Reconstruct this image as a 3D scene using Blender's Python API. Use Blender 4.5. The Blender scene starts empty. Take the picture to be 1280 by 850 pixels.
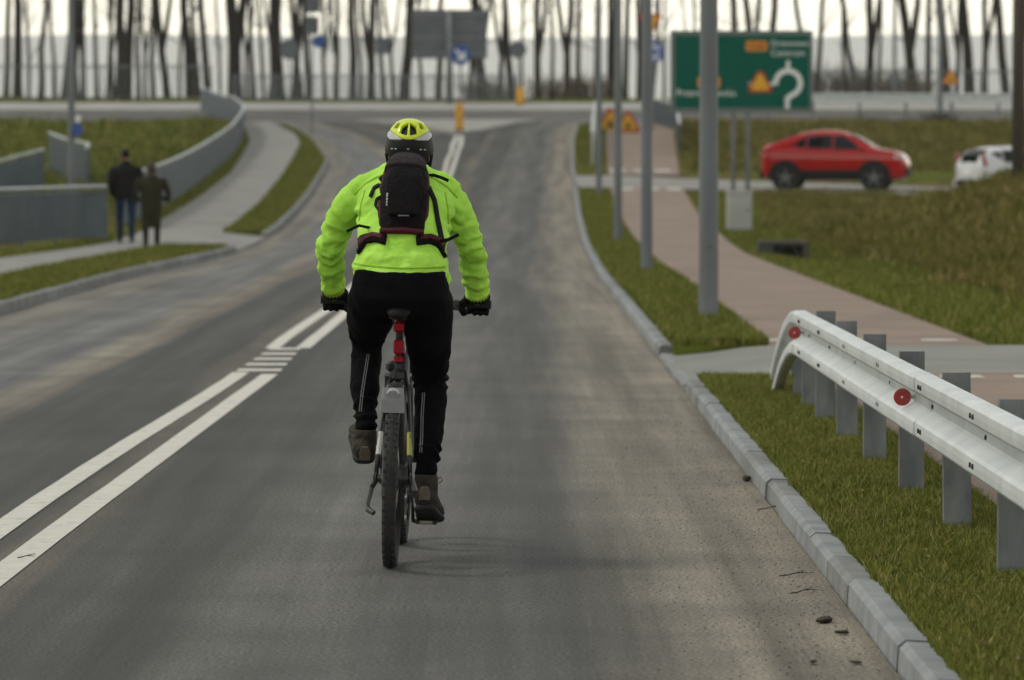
import bpy, bmesh, math, random
import numpy as np
from mathutils import Vector, Matrix, noise as mnoise, Quaternion
R = math.radians
rng = np.random.default_rng(7)
random.seed(7)
SC = bpy.context.scene
COL = SC.collection

# ------------------------------------------------------------------ camera, sky, sun, exposure
CAM_H = 1.56
FPX = 5500.0                       # focal length in photo pixels (1280 wide)
PITCH = math.atan(220.0 / FPX)
cd = bpy.data.cameras.new('camera'); cam = bpy.data.objects.new('camera', cd); COL.objects.link(cam)
cd.sensor_width = 36.0; cd.lens = 36.0 * FPX / 1280.0
cd.clip_start = 0.5; cd.clip_end = 20000
cam.location = (0, 0, CAM_H); cam.rotation_euler = (R(90) - PITCH, 0, 0)
cd.dof.use_dof = True; cd.dof.focus_distance = 17.1; cd.dof.aperture_fstop = 5.2; cd.dof.aperture_blades = 0
SC.camera = cam

SUN_EL, SUN_AZ = 52.0, -78.0       # azimuth measured from +Y (view direction) towards +X; negative = from the left
w = bpy.data.worlds.new('World'); SC.world = w; w.use_nodes = True
nt = w.node_tree; nt.nodes.clear()
out = nt.nodes.new('ShaderNodeOutputWorld'); bg = nt.nodes.new('ShaderNodeBackground')
sky = nt.nodes.new('ShaderNodeTexSky'); sky.sky_type = 'NISHITA'; sky.sun_disc = False
sky.sun_elevation = R(SUN_EL); sky.sun_rotation = R(SUN_AZ); sky.dust_density = 3.0
tc = nt.nodes.new('ShaderNodeTexCoord'); sep = nt.nodes.new('ShaderNodeSeparateXYZ')
nt.links.new(tc.outputs['Generated'], sep.inputs[0])
ramp = nt.nodes.new('ShaderNodeValToRGB')      # overcast deck: warm near the horizon, cooler overhead
e = ramp.color_ramp.elements
e[0].position = 0.0; e[0].color = (3.1, 2.92, 2.35, 1)
e[1].position = 0.6; e[1].color = (0.56, 0.59, 0.58, 1)
m_ = e.new(0.14); m_.color = (1.12, 1.08, .97, 1)
nt.links.new(sep.outputs['Z'], ramp.inputs[0])
nz = nt.nodes.new('ShaderNodeTexNoise'); nz.inputs['Scale'].default_value = 7.0; nz.inputs['Detail'].default_value = 5.0
mp = nt.nodes.new('ShaderNodeMapping'); mp.inputs['Scale'].default_value = (1, 1, 4.5)
nt.links.new(tc.outputs['Generated'], mp.inputs[0]); nt.links.new(mp.outputs[0], nz.inputs['Vector'])
mr = nt.nodes.new('ShaderNodeMapRange'); mr.inputs[1].default_value = .3; mr.inputs[2].default_value = .7
mr.inputs[3].default_value = 9.2; mr.inputs[4].default_value = 10.6
nt.links.new(nz.outputs['Fac'], mr.inputs[0])
vm = nt.nodes.new('ShaderNodeVectorMath'); vm.operation = 'SCALE'
nt.links.new(ramp.outputs[0], vm.inputs[0]); nt.links.new(mr.outputs[0], vm.inputs['Scale'])
mx = nt.nodes.new('ShaderNodeMix'); mx.data_type = 'RGBA'; mx.inputs[0].default_value = 0.86
nt.links.new(sky.outputs[0], mx.inputs[6]); nt.links.new(vm.outputs[0], mx.inputs[7])
nt.links.new(mx.outputs[2], bg.inputs[0]); bg.inputs[1].default_value = 0.115
nt.links.new(bg.outputs[0], out.inputs[0])
sd = bpy.data.lights.new('sun', 'SUN'); sd.energy = 1.6; sd.angle = R(13); sd.color = (1.0, .95, .86)
sun = bpy.data.objects.new('sun', sd); COL.objects.link(sun)
dx, dy = math.sin(R(SUN_AZ)) * math.cos(R(SUN_EL)), math.cos(R(SUN_AZ)) * math.cos(R(SUN_EL))
sun.rotation_euler = Vector((dx, dy, math.sin(R(SUN_EL)))).to_track_quat('Z', 'Y').to_euler()
sun.location = (-30, 10, 40)
SC.view_settings.view_transform = 'Standard'; SC.view_settings.look = 'None'
SC.view_settings.exposure = -0.27; SC.view_settings.gamma = 1.0; SC.view_settings.use_curve_mapping = False
SC.render.engine = 'CYCLES'
SC.cycles.use_denoising = True
try: SC.cycles.denoiser = 'OPENIMAGEDENOISE'
except Exception: pass
SC.cycles.max_bounces = 6; SC.cycles.diffuse_bounces = 3; SC.cycles.glossy_bounces = 3
SC.cycles.transmission_bounces = 4; SC.cycles.volume_bounces = 1
SC.cycles.caustics_reflective = False; SC.cycles.caustics_refractive = False

# ------------------------------------------------------------------ mesh helpers
class MB:
    """collects vertices and faces for one mesh"""
    def __init__(s): s.v = []; s.f = []
    def add(s, vs, fs):
        o = len(s.v); s.v += [tuple(p) for p in vs]; s.f += [tuple(i + o for i in f) for f in fs]; return s
    def box(s, c, d, rot=None):
        x, y, z = d[0] / 2, d[1] / 2, d[2] / 2
        vs = [Vector((sx * x, sy * y, sz * z)) for sx in (-1, 1) for sy in (-1, 1) for sz in (-1, 1)]
        if rot is not None: vs = [rot @ v for v in vs]
        c = Vector(c)
        return s.add([v + c for v in vs], [(0, 1, 3, 2), (4, 6, 7, 5), (0, 4, 5, 1), (2, 3, 7, 6), (0, 2, 6, 4), (1, 5, 7, 3)])
    def bbox(s, c, d, bev, rot=None):
        """box with chamfered vertical & horizontal edges"""
        x, y, z = d[0] / 2, d[1] / 2, d[2] / 2; b = min(bev, x * .9, y * .9, z * .9)
        rings = []
        for zz, ins in ((-z, b), (-z + b, 0), (z - b, 0), (z, b)):
            xx, yy = x - ins, y - ins; k = b * .8
            rings.append([(xx - k, -yy, zz), (xx, -yy + k, zz), (xx, yy - k, zz), (xx - k, yy, zz), (-xx + k, yy, zz), (-xx, yy - k, zz), (-xx, -yy + k, zz), (-xx + k, -yy, zz)])
        vs = [Vector(p) for r in rings for p in r]
        if rot is not None: vs = [rot @ v for v in vs]
        c = Vector(c)
        fs = [tuple(range(7, -1, -1)), tuple(range(24, 32))]
        for k in range(3):
            for i in range(8): fs.append((k * 8 + i, k * 8 + (i + 1) % 8, k * 8 + 8 + (i + 1) % 8, k * 8 + 8 + i))
        return s.add([v + c for v in vs], fs)
    def loft(s, path, rad, n=12, ref=None, cap=True, power=2.0):
        """elliptical tube: path points, rad = scalar or (a,b) for each point; a along side axis, b along the other"""
        P = [Vector(p) for p in path]; k = len(P)
        if not isinstance(rad, (list, tuple)): rad = [rad] * k
        ref = Vector(ref) if ref is not None else None
        vs = []; prev = None
        for i in range(k):
            t = (P[min(i + 1, k - 1)] - P[max(i - 1, 0)])
            t = t.normalized() if t.length > 1e-9 else Vector((0, 0, 1))
            if ref is not None: a = ref - t * ref.dot(t)
            elif prev is not None: a = prev - t * prev.dot(t)
            else:
                h = Vector((1, 0, 0)) if abs(t.x) < .8 else Vector((0, 1, 0)); a = h - t * h.dot(t)
            if a.length < 1e-6: a = t.orthogonal()
            a.normalize(); prev = a; b = t.cross(a)
            ra, rb = rad[i] if isinstance(rad[i], (list, tuple)) else (rad[i], rad[i])
            for j in range(n):
                th = 2 * math.pi * j / n; c, sn = math.cos(th), math.sin(th)
                if power != 2.0:
                    c = math.copysign(abs(c) ** (2 / power), c); sn = math.copysign(abs(sn) ** (2 / power), sn)
                vs.append(P[i] + a * (ra * c) + b * (rb * sn))
        fs = [(i * n + j, i * n + (j + 1) % n, (i + 1) * n + (j + 1) % n, (i + 1) * n + j) for i in range(k - 1) for j in range(n)]
        if cap: fs += [tuple(range(n - 1, -1, -1)), tuple(range((k - 1) * n, k * n))]
        return s.add(vs, fs)
    def cyl(s, p, q, r, n=12, r2=None): return s.loft([p, q], [r, r if r2 is None else r2], n)
    def ball(s, c, r, n=12, m=8, rot=None):
        r = r if isinstance(r, (tuple, list)) else (r, r, r); c = Vector(c); vs = []; fs = []
        for i in range(1, m):
            for j in range(n):
                a, b = math.pi * i / m, 2 * math.pi * j / n
                p = Vector((r[0] * math.sin(a) * math.cos(b), r[1] * math.sin(a) * math.sin(b), r[2] * math.cos(a)))
                vs.append(c + (rot @ p if rot is not None else p))
        t, u = Vector((0, 0, r[2])), Vector((0, 0, -r[2]))
        if rot is not None: t, u = rot @ t, rot @ u
        vs += [c + t, c + u]; T = len(vs) - 2
        for i in range(m - 2):
            for j in range(n): fs.append((i * n + j, (i + 1) * n + j, (i + 1) * n + (j + 1) % n, i * n + (j + 1) % n))
        for j in range(n): fs.append((T, j, (j + 1) % n)); fs.append((T + 1, (m - 2) * n + (j + 1) % n, (m - 2) * n + j))
        return s.add(vs, fs)
    def lathe(s, prof, c=(0, 0, 0), axis='x', n=32, closed=False):
        """prof = (radius, along) pairs revolved round an axis through c"""
        vs = []; c = Vector(c)
        for r, h in prof:
            for j in range(n):
                a = 2 * math.pi * j / n; u, v_ = r * math.cos(a), r * math.sin(a)
                p = {'x': (h, u, v_), 'y': (u, h, v_), 'z': (u, v_, h)}[axis]
                vs.append(c + Vector(p))
        k = len(prof); fs = []
        for i in range(k if closed else k - 1):
            i2 = (i + 1) % k
            for j in range(n): fs.append((i * n + j, i * n + (j + 1) % n, i2 * n + (j + 1) % n, i2 * n + j))
        return s.add(vs, fs)
    def torus(s, c, Rr, ra, rb, axis='x', n=48, m=12):
        return s.lathe([(Rr + rb * math.cos(2 * math.pi * i / m), ra * math.sin(2 * math.pi * i / m)) for i in range(m)], c, axis, n, True)
    def prism(s, poly, depth, mat):
        """polygon in local xy extruded +-depth/2 along local z, then transformed by mat"""
        n = len(poly); vs = [mat @ Vector((x, y, z)) for z in (-depth / 2, depth / 2) for x, y in poly]
        fs = [tuple(range(n - 1, -1, -1)), tuple(range(n, 2 * n))] + [(i, (i + 1) % n, n + (i + 1) % n, n + i) for i in range(n)]
        return s.add(vs, fs)
    def strip(s, rows):
        k = len(rows[0]); vs = [p for r in rows for p in r]
        fs = [(i * k + j, i * k + j + 1, (i + 1) * k + j + 1, (i + 1) * k + j) for i in range(len(rows) - 1) for j in range(k - 1)]
        return s.add(vs, fs)
    def mesh(s, name, smooth=False, fix=True):
        me = bpy.data.meshes.new(name); me.from_pydata([tuple(p) for p in s.v], [], s.f)
        if fix:
            bm = bmesh.new(); bm.from_mesh(me); bmesh.ops.recalc_face_normals(bm, faces=bm.faces); bm.to_mesh(me); bm.free()
        if smooth: me.polygons.foreach_set('use_smooth', [True] * len(me.polygons))
        me.update(); return me

def obj(name, me, mat=None, parent=None, smooth=False, label=None, cat=None, group=None, kind=None, fix=True):
    if isinstance(me, MB): me = me.mesh(name, smooth, fix)
    o = bpy.data.objects.new(name, me); COL.objects.link(o)
    if mat is not None:
        me.materials.clear() if len(me.materials) else None
        me.materials.append(mat)
    if parent is not None: o.parent = parent
    for k, v in (('label', label), ('category', cat), ('group', group), ('kind', kind)):
        if v: o[k] = v
    return o
def thing(name, loc, label, cat, group=None, rot=(0, 0, 0)):
    o = bpy.data.objects.new(name, None); COL.objects.link(o); o.location = loc; o.rotation_euler = rot
    o.empty_display_size = .2; o['label'] = label; o['category'] = cat
    if group: o['group'] = group
    return o
def copy_tree(o, parent=None):
    c = o.copy(); COL.objects.link(c); c.parent = parent
    for ch in list(o.children): copy_tree(ch, c)
    return c
BAKE = bpy.data.scenes.new('workbench')      # empty side scene so that evaluating modifiers stays quick
def bake_graph():
    with bpy.context.temp_override(scene=BAKE, view_layer=BAKE.view_layers[0]):
        dg = bpy.context.evaluated_depsgraph_get(); dg.update(); return dg
def baked(me_or_mb, mods, smooth=True, name='tmp'):
    """evaluate modifiers on a mesh and return the resulting mesh"""
    me = me_or_mb.mesh(name) if isinstance(me_or_mb, MB) else me_or_mb
    o = bpy.data.objects.new(name, me); BAKE.collection.objects.link(o)
    for typ, kw in mods:
        m = o.modifiers.new(typ, typ)
        for k, v in kw.items(): setattr(m, k, v)
    dg = bake_graph()
    r = bpy.data.meshes.new_from_object(o.evaluated_get(dg))
    bpy.data.objects.remove(o)
    if smooth and len(r.polygons): r.polygons.foreach_set('use_smooth', [True] * len(r.polygons))
    return r
def vox(mb, size=.008, it=6, fac=.5):
    return baked(mb, [('REMESH', dict(mode='VOXEL', voxel_size=size, use_smooth_shade=True)), ('SMOOTH', dict(factor=fac, iterations=it))])
def displace(me, fn):
    cos = [v.co.copy() for v in me.vertices]; nos = [v.normal.copy() for v in me.vertices]
    new = [c + n * fn(c, n) for c, n in zip(cos, nos)]
    me.vertices.foreach_set('co', [q for c in new for q in c]); me.update()
def sstep(a, b, x):
    t = (x - a) / (b - a); t = 0.0 if t < 0 else 1.0 if t > 1 else t; return t * t * (3 - 2 * t)

# ------------------------------------------------------------------ materials
def lin(r, g, b):
    f = lambda c: (c / 255 / 12.92) if c / 255 <= .04045 else ((c / 255 + .055) / 1.055) ** 2.4
    return (f(r), f(g), f(b))
MATS = {}
def ridged(m, scale, strength, dist=.01):
    """crisp crease relief for cloth"""
    t = m.node_tree; n = t.nodes.new('ShaderNodeTexNoise'); n.noise_type = 'RIDGED_MULTIFRACTAL'; n.inputs['Scale'].default_value = scale; n.inputs['Detail'].default_value = 3; n.inputs['Distortion'].default_value = .6
    c = t.nodes.new('ShaderNodeTexCoord'); t.links.new(c.outputs['Object'], n.inputs['Vector'])
    b = t.nodes.new('ShaderNodeBump'); b.inputs['Strength'].default_value = strength; b.inputs['Distance'].default_value = dist; b.invert = True
    t.links.new(n.outputs['Fac'], b.inputs['Height']); p = t.nodes['Principled BSDF']
    if p.inputs['Normal'].is_linked: t.links.new(p.inputs['Normal'].links[0].from_socket, b.inputs['Normal'])
    t.links.new(b.outputs[0], p.inputs['Normal']); return m
def M(name, col, rough=.7, col2=None, scale=6.0, detail=4.0, bump=0.0, bscale=40.0, metal=0.0, coat=0.0, spec=.5, mix=(.35, .65), stretch=(1, 1, 1), emit=None, alpha=None, trans=0.0):
    if name in MATS: return MATS[name]
    m = bpy.data.materials.new(name); m.use_nodes = True; t = m.node_tree; N = t.nodes; L = t.links
    b = N['Principled BSDF']
    b.inputs['Base Color'].default_value = (*col, 1); b.inputs['Roughness'].default_value = rough
    b.inputs['Metallic'].default_value = metal; b.inputs['Coat Weight'].default_value = coat
    b.inputs['Specular IOR Level'].default_value = spec
    if trans: b.inputs['Transmission Weight'].default_value = trans
    co = N.new('ShaderNodeTexCoord'); mp = N.new('ShaderNodeMapping'); mp.inputs['Scale'].default_value = stretch
    L.new(co.outputs['Object'], mp.inputs[0])
    if col2 is not None:
        n = N.new('ShaderNodeTexNoise'); n.inputs['Scale'].default_value = scale; n.inputs['Detail'].default_value = detail
        L.new(mp.outputs[0], n.inputs['Vector'])
        r = N.new('ShaderNodeMapRange'); r.inputs[1].default_value = mix[0]; r.inputs[2].default_value = mix[1]
        L.new(n.outputs['Fac'], r.inputs[0])
        x = N.new('ShaderNodeMix'); x.data_type = 'RGBA'; x.inputs[6].default_value = (*col, 1); x.inputs[7].default_value = (*col2, 1)
        L.new(r.outputs[0], x.inputs[0]); L.new(x.outputs[2], b.inputs['Base Color'])
    if bump:
        n2 = N.new('ShaderNodeTexNoise'); n2.inputs['Scale'].default_value = bscale; n2.inputs['Detail'].default_value = 5.0
        L.new(mp.outputs[0], n2.inputs['Vector'])
        bp = N.new('ShaderNodeBump'); bp.inputs['Strength'].default_value = bump; bp.inputs['Distance'].default_value = .02
        L.new(n2.outputs['Fac'], bp.inputs['Height']); L.new(bp.outputs[0], b.inputs['Normal'])
    MATS[name] = m; return m
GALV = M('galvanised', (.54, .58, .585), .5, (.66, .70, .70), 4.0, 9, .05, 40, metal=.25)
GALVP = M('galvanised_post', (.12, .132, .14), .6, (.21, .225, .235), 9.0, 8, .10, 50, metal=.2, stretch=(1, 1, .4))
POLE = M('pole_steel', (.12, .137, .148), .5, (.165, .183, .195), 2.0, 4, .03, 40, metal=.3, stretch=(1, 1, .3))
FENCE = M('fence_paint', (.085, .112, .135), .5, (.11, .138, .16), 2.0, 3, metal=.2)
RAILTOP = M('fence_top_rail', (.46, .50, .51), .5, (.55, .58, .58), 2.0, 3, metal=.1)
CONC = M('concrete', (.25, .25, .235), .9, (.33, .325, .30), 2.2, 6, .2, 60)
KERBM = M('kerb_concrete', (.20, .215, .222), .9, (.29, .305, .31), 5.5, 7, .25, 70)
KERBD = M('kerb_concrete_weathered', (.16, .166, .164), .9, (.235, .24, .235), 4.5, 7, .25, 70)
BLACKP = M('black_plastic', (.012, .012, .013), .5)
RUBBER = M('rubber', (.016, .016, .016), .8, (.03, .029, .027), 12, 4, .1, 90)
WOODP = M('wood_pole', (.055, .045, .037), .9, (.09, .075, .06), 3, 6, .3, 30, stretch=(3, 3, .2))
YELP = M('yellow_plastic', (.72, .36, .012), .5, (.62, .30, .012), 4)
SIGNG = M('sign_green', (.001, .098, .070), .6, (.002, .106, .075), 2, spec=.10)
WHITEP = M('sign_white', (.80, .82, .82), .5, (.74, .76, .76), 3)
SIGNB = M('sign_blue', (.012, .07, .30), .5, (.014, .08, .33), 3)
SIGNY = M('sign_yellow', (.75, .40, .01), .5, (.70, .36, .01), 3)
SIGNO = M('sign_orange', (.68, .25, .012), .5, (.62, .22, .012), 3)
SIGNR = M('sign_red', (.42, .03, .015), .5, (.36, .025, .015), 3)
SIGNBACK = M('sign_back', (.085, .10, .115), .5, (.11, .125, .14), 1.5, 4, metal=.3)
# ------------------------------------------------------------------ layout tables (metres; x to the right, y away from the camera)
def tab(t):
    a = np.array(t, float)
    from_y, from_x = a[:, 0], a[:, 1]
    # monotone-ish smooth interpolation: linear on a lightly smoothed fine grid
    gy = np.arange(from_y[0], from_y[-1] + .01, .5); gx = np.interp(gy, from_y, from_x)
    k = np.ones(13) / 13; gp = np.concatenate([np.full(6, gx[0]), gx, np.full(6, gx[-1])]); gs = np.convolve(gp, k, 'valid')
    return lambda y: float(np.interp(y, gy, gs))
xr = tab([(0, 1.18), (60, 1.18), (82, 1.32), (102, 1.48), (122, 1.7), (140, 1.87), (164, 2.2), (181, 2.6), (192, 3.6)])
xl = tab([(0, -5.35), (59, -5.27), (75, -4.85), (90, -4.85), (114, -5.3), (146, -6.05), (164, -7.3), (176, -8.5), (192, -11.2)])
prl = tab([(0, 2.06), (30, 2.06), (37, 2.06), (47, 2.15), (64, 2.14), (93, 2.38), (116, 2.62), (142, 3.05), (176, 3.75), (192, 4.3)])
prr = tab([(0, 3.9), (37, 3.8), (70, 3.78), (87, 4.1), (100, 4.25), (125, 4.8), (171, 6.3), (192, 7.2)])
pll = tab([(0, -8.2), (60, -8.1), (69, -7.9), (79, -7.35), (86, -7.35), (99, -7.75), (110, -8.0), (135, -8.6), (165, -9.8), (192, -11.9)])
plr = tab([(0, -6.5), (60, -6.6), (74, -6.3), (79, -6.0), (87, -5.7), (106, -6.15), (135, -6.95), (162, -7.76), (173, -8.5), (192, -11.1)])
def zp(y):
    """long section of the street: level, then climbing to the roundabout"""
    if y <= 75: return 0.0
    if y <= 205: return 4.2 * ((y - 75) / 130) ** 1.6
    if y <= 230: u = y - 205; return 4.2 + .0517 * (u - u * u / 50)
    if y <= 310: return 4.846
    if y <= 480: return 4.846 - 11 * float(sstep(310, 480, y))
    return -6.154
def sidec(x): return 126.5 - max(0, x - 3) * 1.0 + .02 * max(0, x - 14) ** 2 if x < 39 else 103       # centre line of the side road
def sideh(x): return 5.2 - 1.0 * float(sstep(3, 9, x))
def bump2(x, y, s, seed): return mnoise.noise(Vector((x * s, y * s, seed)))
def terr(x, y):
    """natural ground beside the pavements"""
    z = zp(y) + .085
    if x > 3.5 and 36 < y < 116:
        m = float(sstep(4.7, 10.5, x)) * float(sstep(42, 66, y)) * (1 - float(sstep(78, 96, y)))
        z += 1.36 * m + m * .22 * bump2(x, y, .55, 3.1) + (m + .1) * .13 * bump2(x, y, 1.5, 1.3)
        z -= .5 * float(sstep(5.0, 7.5, x)) * math.exp(-((y - 107) / 4.5) ** 2)
        z -= .28 * math.exp(-((x - 4.9) / .55) ** 2) * math.exp(-((y - 74) / 7) ** 2)
    if x < -8 and y > 92:
        far = float(sstep(0, 3, -8.5 - (x + (y - 92) * .02)))
        z += far * (.25 * bump2(x, y, .16, 5.5) + .10 * bump2(x, y, .5, 2.2)) - .5 * far * math.exp(-((y - 128) / 12) ** 2)
    if x > 6.5 and 132 < y < 186: z += .16 * bump2(x, y, .3, 8.2) * float(sstep(6.5, 9, x)) * float(sstep(132, 138, y))
    if x > 3 and abs(y - sidec(x)) < sideh(x) + 1.2:
        k = float(sstep(sideh(x) - .3, sideh(x) + 1.2, abs(y - sidec(x)))); z = (zp(y) + .04) * (1 - k) + z * k
    if x > 2 and 29.8 < y < 35.8: z = zp(y) + .03
    if 186 < y < 208: z = zp(y) - .12
    elif 183 < y < 186: z -= .2 * (y - 183) / 3
    elif 208 <= y < 210: z -= .2 * (210 - y) / 2
    return z
def G(x, y, off=0.0): return Vector((x, y, zp(y) + off))
def px(x, y, Y):
    """photo pixel at distance Y -> point; used once to read positions off the photograph"""
    c, s = math.cos(PITCH), math.sin(PITCH); u, v = (x - 640) / FPX, (425 - y) / FPX
    d = Vector((u, c + v * s, -s + v * c)); return Vector((0, 0, CAM_H)) + d * (Y / d.y)

# ------------------------------------------------------------------ ground sheet
GRASSM = None
def grass_ground():
    m = bpy.data.materials.new('grass_ground'); m.use_nodes = True; N = m.node_tree.nodes; L = m.node_tree.links
    b = N['Principled BSDF']; b.inputs['Roughness'].default_value = .95; b.inputs['Specular IOR Level'].default_value = .03
    g = N.new('ShaderNodeNewGeometry')
    n1 = N.new('ShaderNodeTexNoise'); n1.inputs['Scale'].default_value = .35; n1.inputs['Detail'].default_value = 6
    n2 = N.new('ShaderNodeTexNoise'); n2.inputs['Scale'].default_value = 2.2; n2.inputs['Detail'].default_value = 8
    L.new(g.outputs['Position'], n1.inputs['Vector']); L.new(g.outputs['Position'], n2.inputs['Vector'])
    r1 = N.new('ShaderNodeValToRGB'); r2 = N.new('ShaderNodeValToRGB')
    e = r1.color_ramp.elements; e[0].position = .40; e[0].color = (.105, .125, .018, 1); e[1].position = .60; e[1].color = (.155, .105, .048, 1)
    k = e.new(.50); k.color = (.115, .125, .025, 1)
    e = r2.color_ramp.elements; e[0].position = .35; e[0].color = (.32, .32, .32, 1); e[1].position = .65; e[1].color = (1.25, 1.25, 1.2, 1)
    L.new(n1.outputs['Fac'], r1.inputs[0]); L.new(n2.outputs['Fac'], r2.inputs[0])
    x = N.new('ShaderNodeMix'); x.data_type = 'RGBA'; x.blend_type = 'MULTIPLY'; x.inputs[0].default_value = 1
    L.new(r1.outputs[0], x.inputs[6]); L.new(r2.outputs[0], x.inputs[7]); L.new(x.outputs[2], b.inputs['Base Color'])
    bp = N.new('ShaderNodeBump'); bp.inputs['Strength'].default_value = .8; bp.inputs['Distance'].default_value = .08
    L.new(n2.outputs['Fac'], bp.inputs['Height']); L.new(bp.outputs[0], b.inputs['Normal'])
    return m
GRASSM = grass_ground()
ys = list(np.arange(4, 36, 1.0)) + list(np.arange(36, 116, .8)) + list(np.arange(116, 212, 1.0)) + list(np.arange(212, 320, 6)) + [330, 360, 400, 440, 480, 600, 900, 1500, 2500, 4000, 6500]
ys = [-300, -80, -20] + ys
mb = MB(); rows = []
L_off = [-3000, -1200, -500, -200, -100, -60, -44, -34, -28, -23] + list(np.arange(-19, -4, .9)) + [-3.5, -2.6, -1.8, -1.2, -.7, -.3, -.02]
R_off = [.02, .3, .7, 1.1, 1.5] + list(np.arange(1.9, 11, .45)) + [11.5, 12.5, 14, 16, 19, 23, 28, 36, 48, 70, 110, 220, 500, 1200, 3000]
for y in ys:
    a, b = pll(y), prr(y); r = []
    for o in L_off: r.append((a + o, y, terr(a + o, y)))
    low = zp(y) - (.3 if y < 210 else -.085)
    for x_ in (a + .06, a + 1, -3, 0, b - 1, b - .06): r.append((x_, y, low))
    for o in R_off: r.append((b + o, y, terr(b + o, y)))
    rows.append(r)
mb.strip(rows)
ground = obj('ground', mb, GRASSM, smooth=True, kind='structure', label='grassy ground sloping up from the street to the roundabout')

# ------------------------------------------------------------------ street surface
def road_mat():
    m = bpy.data.materials.new('asphalt'); m.use_nodes = True; N = m.node_tree.nodes; L = m.node_tree.links
    b = N['Principled BSDF']; b.inputs['Specular IOR Level'].default_value = .35
    uv = N.new('ShaderNodeUVMap'); uv.uv_map = 'lane'
    sp = N.new('ShaderNodeSeparateXYZ'); L.new(uv.outputs[0], sp.inputs[0])
    g = N.new('ShaderNodeNewGeometry')
    # long streaks along the driving direction warp the lane bands
    mp = N.new('ShaderNodeMapping'); mp.inputs['Scale'].default_value = (1.1, .045, 1); L.new(uv.outputs[0], mp.inputs[0])
    ns = N.new('ShaderNodeTexNoise'); ns.inputs['Scale'].default_value = 1.0; ns.inputs['Detail'].default_value = 6; L.new(mp.outputs[0], ns.inputs['Vector'])
    mu = N.new('ShaderNodeMath'); mu.operation = 'MULTIPLY_ADD'; mu.inputs[1].default_value = .9; mu.inputs[2].default_value = -.45; L.new(ns.outputs['Fac'], mu.inputs[0])
    ad = N.new('ShaderNodeMath'); ad.operation = 'ADD'; L.new(sp.outputs['X'], ad.inputs[0]); L.new(mu.outputs[0], ad.inputs[1])
    mr = N.new('ShaderNodeMapRange'); mr.inputs[1].default_value = -6; mr.inputs[2].default_value = 2; L.new(ad.outputs[0], mr.inputs[0])
    rp = N.new('ShaderNodeValToRGB'); rp.color_ramp.interpolation = 'LINEAR'
    D, T, B, Lg = (.042, .042, .038), (.155, .138, .108), (.108, .108, .108), (.080, .080, .070)
    stops = [(-6, (.135, .124, .104)), (-4.75, (.135, .124, .104)), (-4.3, B), (-3.7, B), (-3.45, T), (-3.15, (.12, .104, .084)), (-2.95, D), (-2.25, D), (-2.1, (.085, .075, .06)), (-1.85, (.08, .071, .058)),
             (-1.75, D), (-1.2, (.045, .044, .042)), (-1.0, Lg), (-.35, (.084, .082, .077)), (-.1, (.062, .061, .056)), (.20, (.056, .056, .053)), (.36, (.104, .096, .08)), (.66, T), (1.3, (.175, .152, .116))]
    els = rp.color_ramp.elements
    while len(els) < len(stops): els.new(.5)
    for el, (p, c) in zip(els, stops): el.position = (p + 6) / 8; el.color = (*c, 1)
    L.new(mr.outputs[0], rp.inputs[0])
    # mottling, aggregate speckle
    n2 = N.new('ShaderNodeTexNoise'); n2.inputs['Scale'].default_value = .8; n2.inputs['Detail'].default_value = 8; n2.inputs['Roughness'].default_value = .65; L.new(g.outputs['Position'], n2.inputs['Vector'])
    m2 = N.new('ShaderNodeMapRange'); m2.inputs[1].default_value = .32; m2.inputs[2].default_value = .68; m2.inputs[3].default_value = .70; m2.inputs[4].default_value = 1.34; L.new(n2.outputs['Fac'], m2.inputs[0])
    n3 = N.new('ShaderNodeTexNoise'); n3.inputs['Scale'].default_value = 70; n3.inputs['Detail'].default_value = 3; L.new(g.outputs['Position'], n3.inputs['Vector'])
    m3 = N.new('ShaderNodeMapRange'); m3.inputs[1].default_value = .36; m3.inputs[2].default_value = .64; m3.inputs[3].default_value = .48; m3.inputs[4].default_value = 1.55; L.new(n3.outputs['Fac'], m3.inputs[0])
    mm = N.new('ShaderNodeMath'); mm.operation = 'MULTIPLY'; L.new(m2.outputs[0], mm.inputs[0]); L.new(m3.outputs[0], mm.inputs[1])
    # streak variation of brightness
    mp4 = N.new('ShaderNodeMapping'); mp4.inputs['Scale'].default_value = (3.2, .10, 1); L.new(uv.outputs[0], mp4.inputs[0])
    n4 = N.new('ShaderNodeTexNoise'); n4.inputs['Scale'].default_value = 1; n4.inputs['Detail'].default_value = 5; L.new(mp4.outputs[0], n4.inputs['Vector'])
    m4 = N.new('ShaderNodeMapRange'); m4.inputs[1].default_value = .3; m4.inputs[2].default_value = .7; m4.inputs[3].default_value = .64; m4.inputs[4].default_value = 1.42; L.new(n4.outputs['Fac'], m4.inputs[0])
    # transverse paving joint near 26 m, wobbling
    nj = N.new('ShaderNodeTexNoise'); nj.inputs['Scale'].default_value = 1.2; L.new(g.outputs['Position'], nj.inputs['Vector'])
    j1 = N.new('ShaderNodeMath'); j1.operation = 'MULTIPLY_ADD'; j1.inputs[1].default_value = .22; j1.inputs[2].default_value = -26.75; L.new(nj.outputs['Fac'], j1.inputs[0])
    j2 = N.new('ShaderNodeMath'); j2.operation = 'ADD'; L.new(sp.outputs['Y'], j2.inputs[0]); L.new(j1.outputs[0], j2.inputs[1])
    j3 = N.new('ShaderNodeMath'); j3.operation = 'ABSOLUTE'; L.new(j2.outputs[0], j3.inputs[0])
    j4 = N.new('ShaderNodeMapRange'); j4.inputs[1].default_value = .03; j4.inputs[2].default_value = .32; j4.inputs[3].default_value = .86; j4.inputs[4].default_value = 1; L.new(j3.outputs[0], j4.inputs[0])
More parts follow.
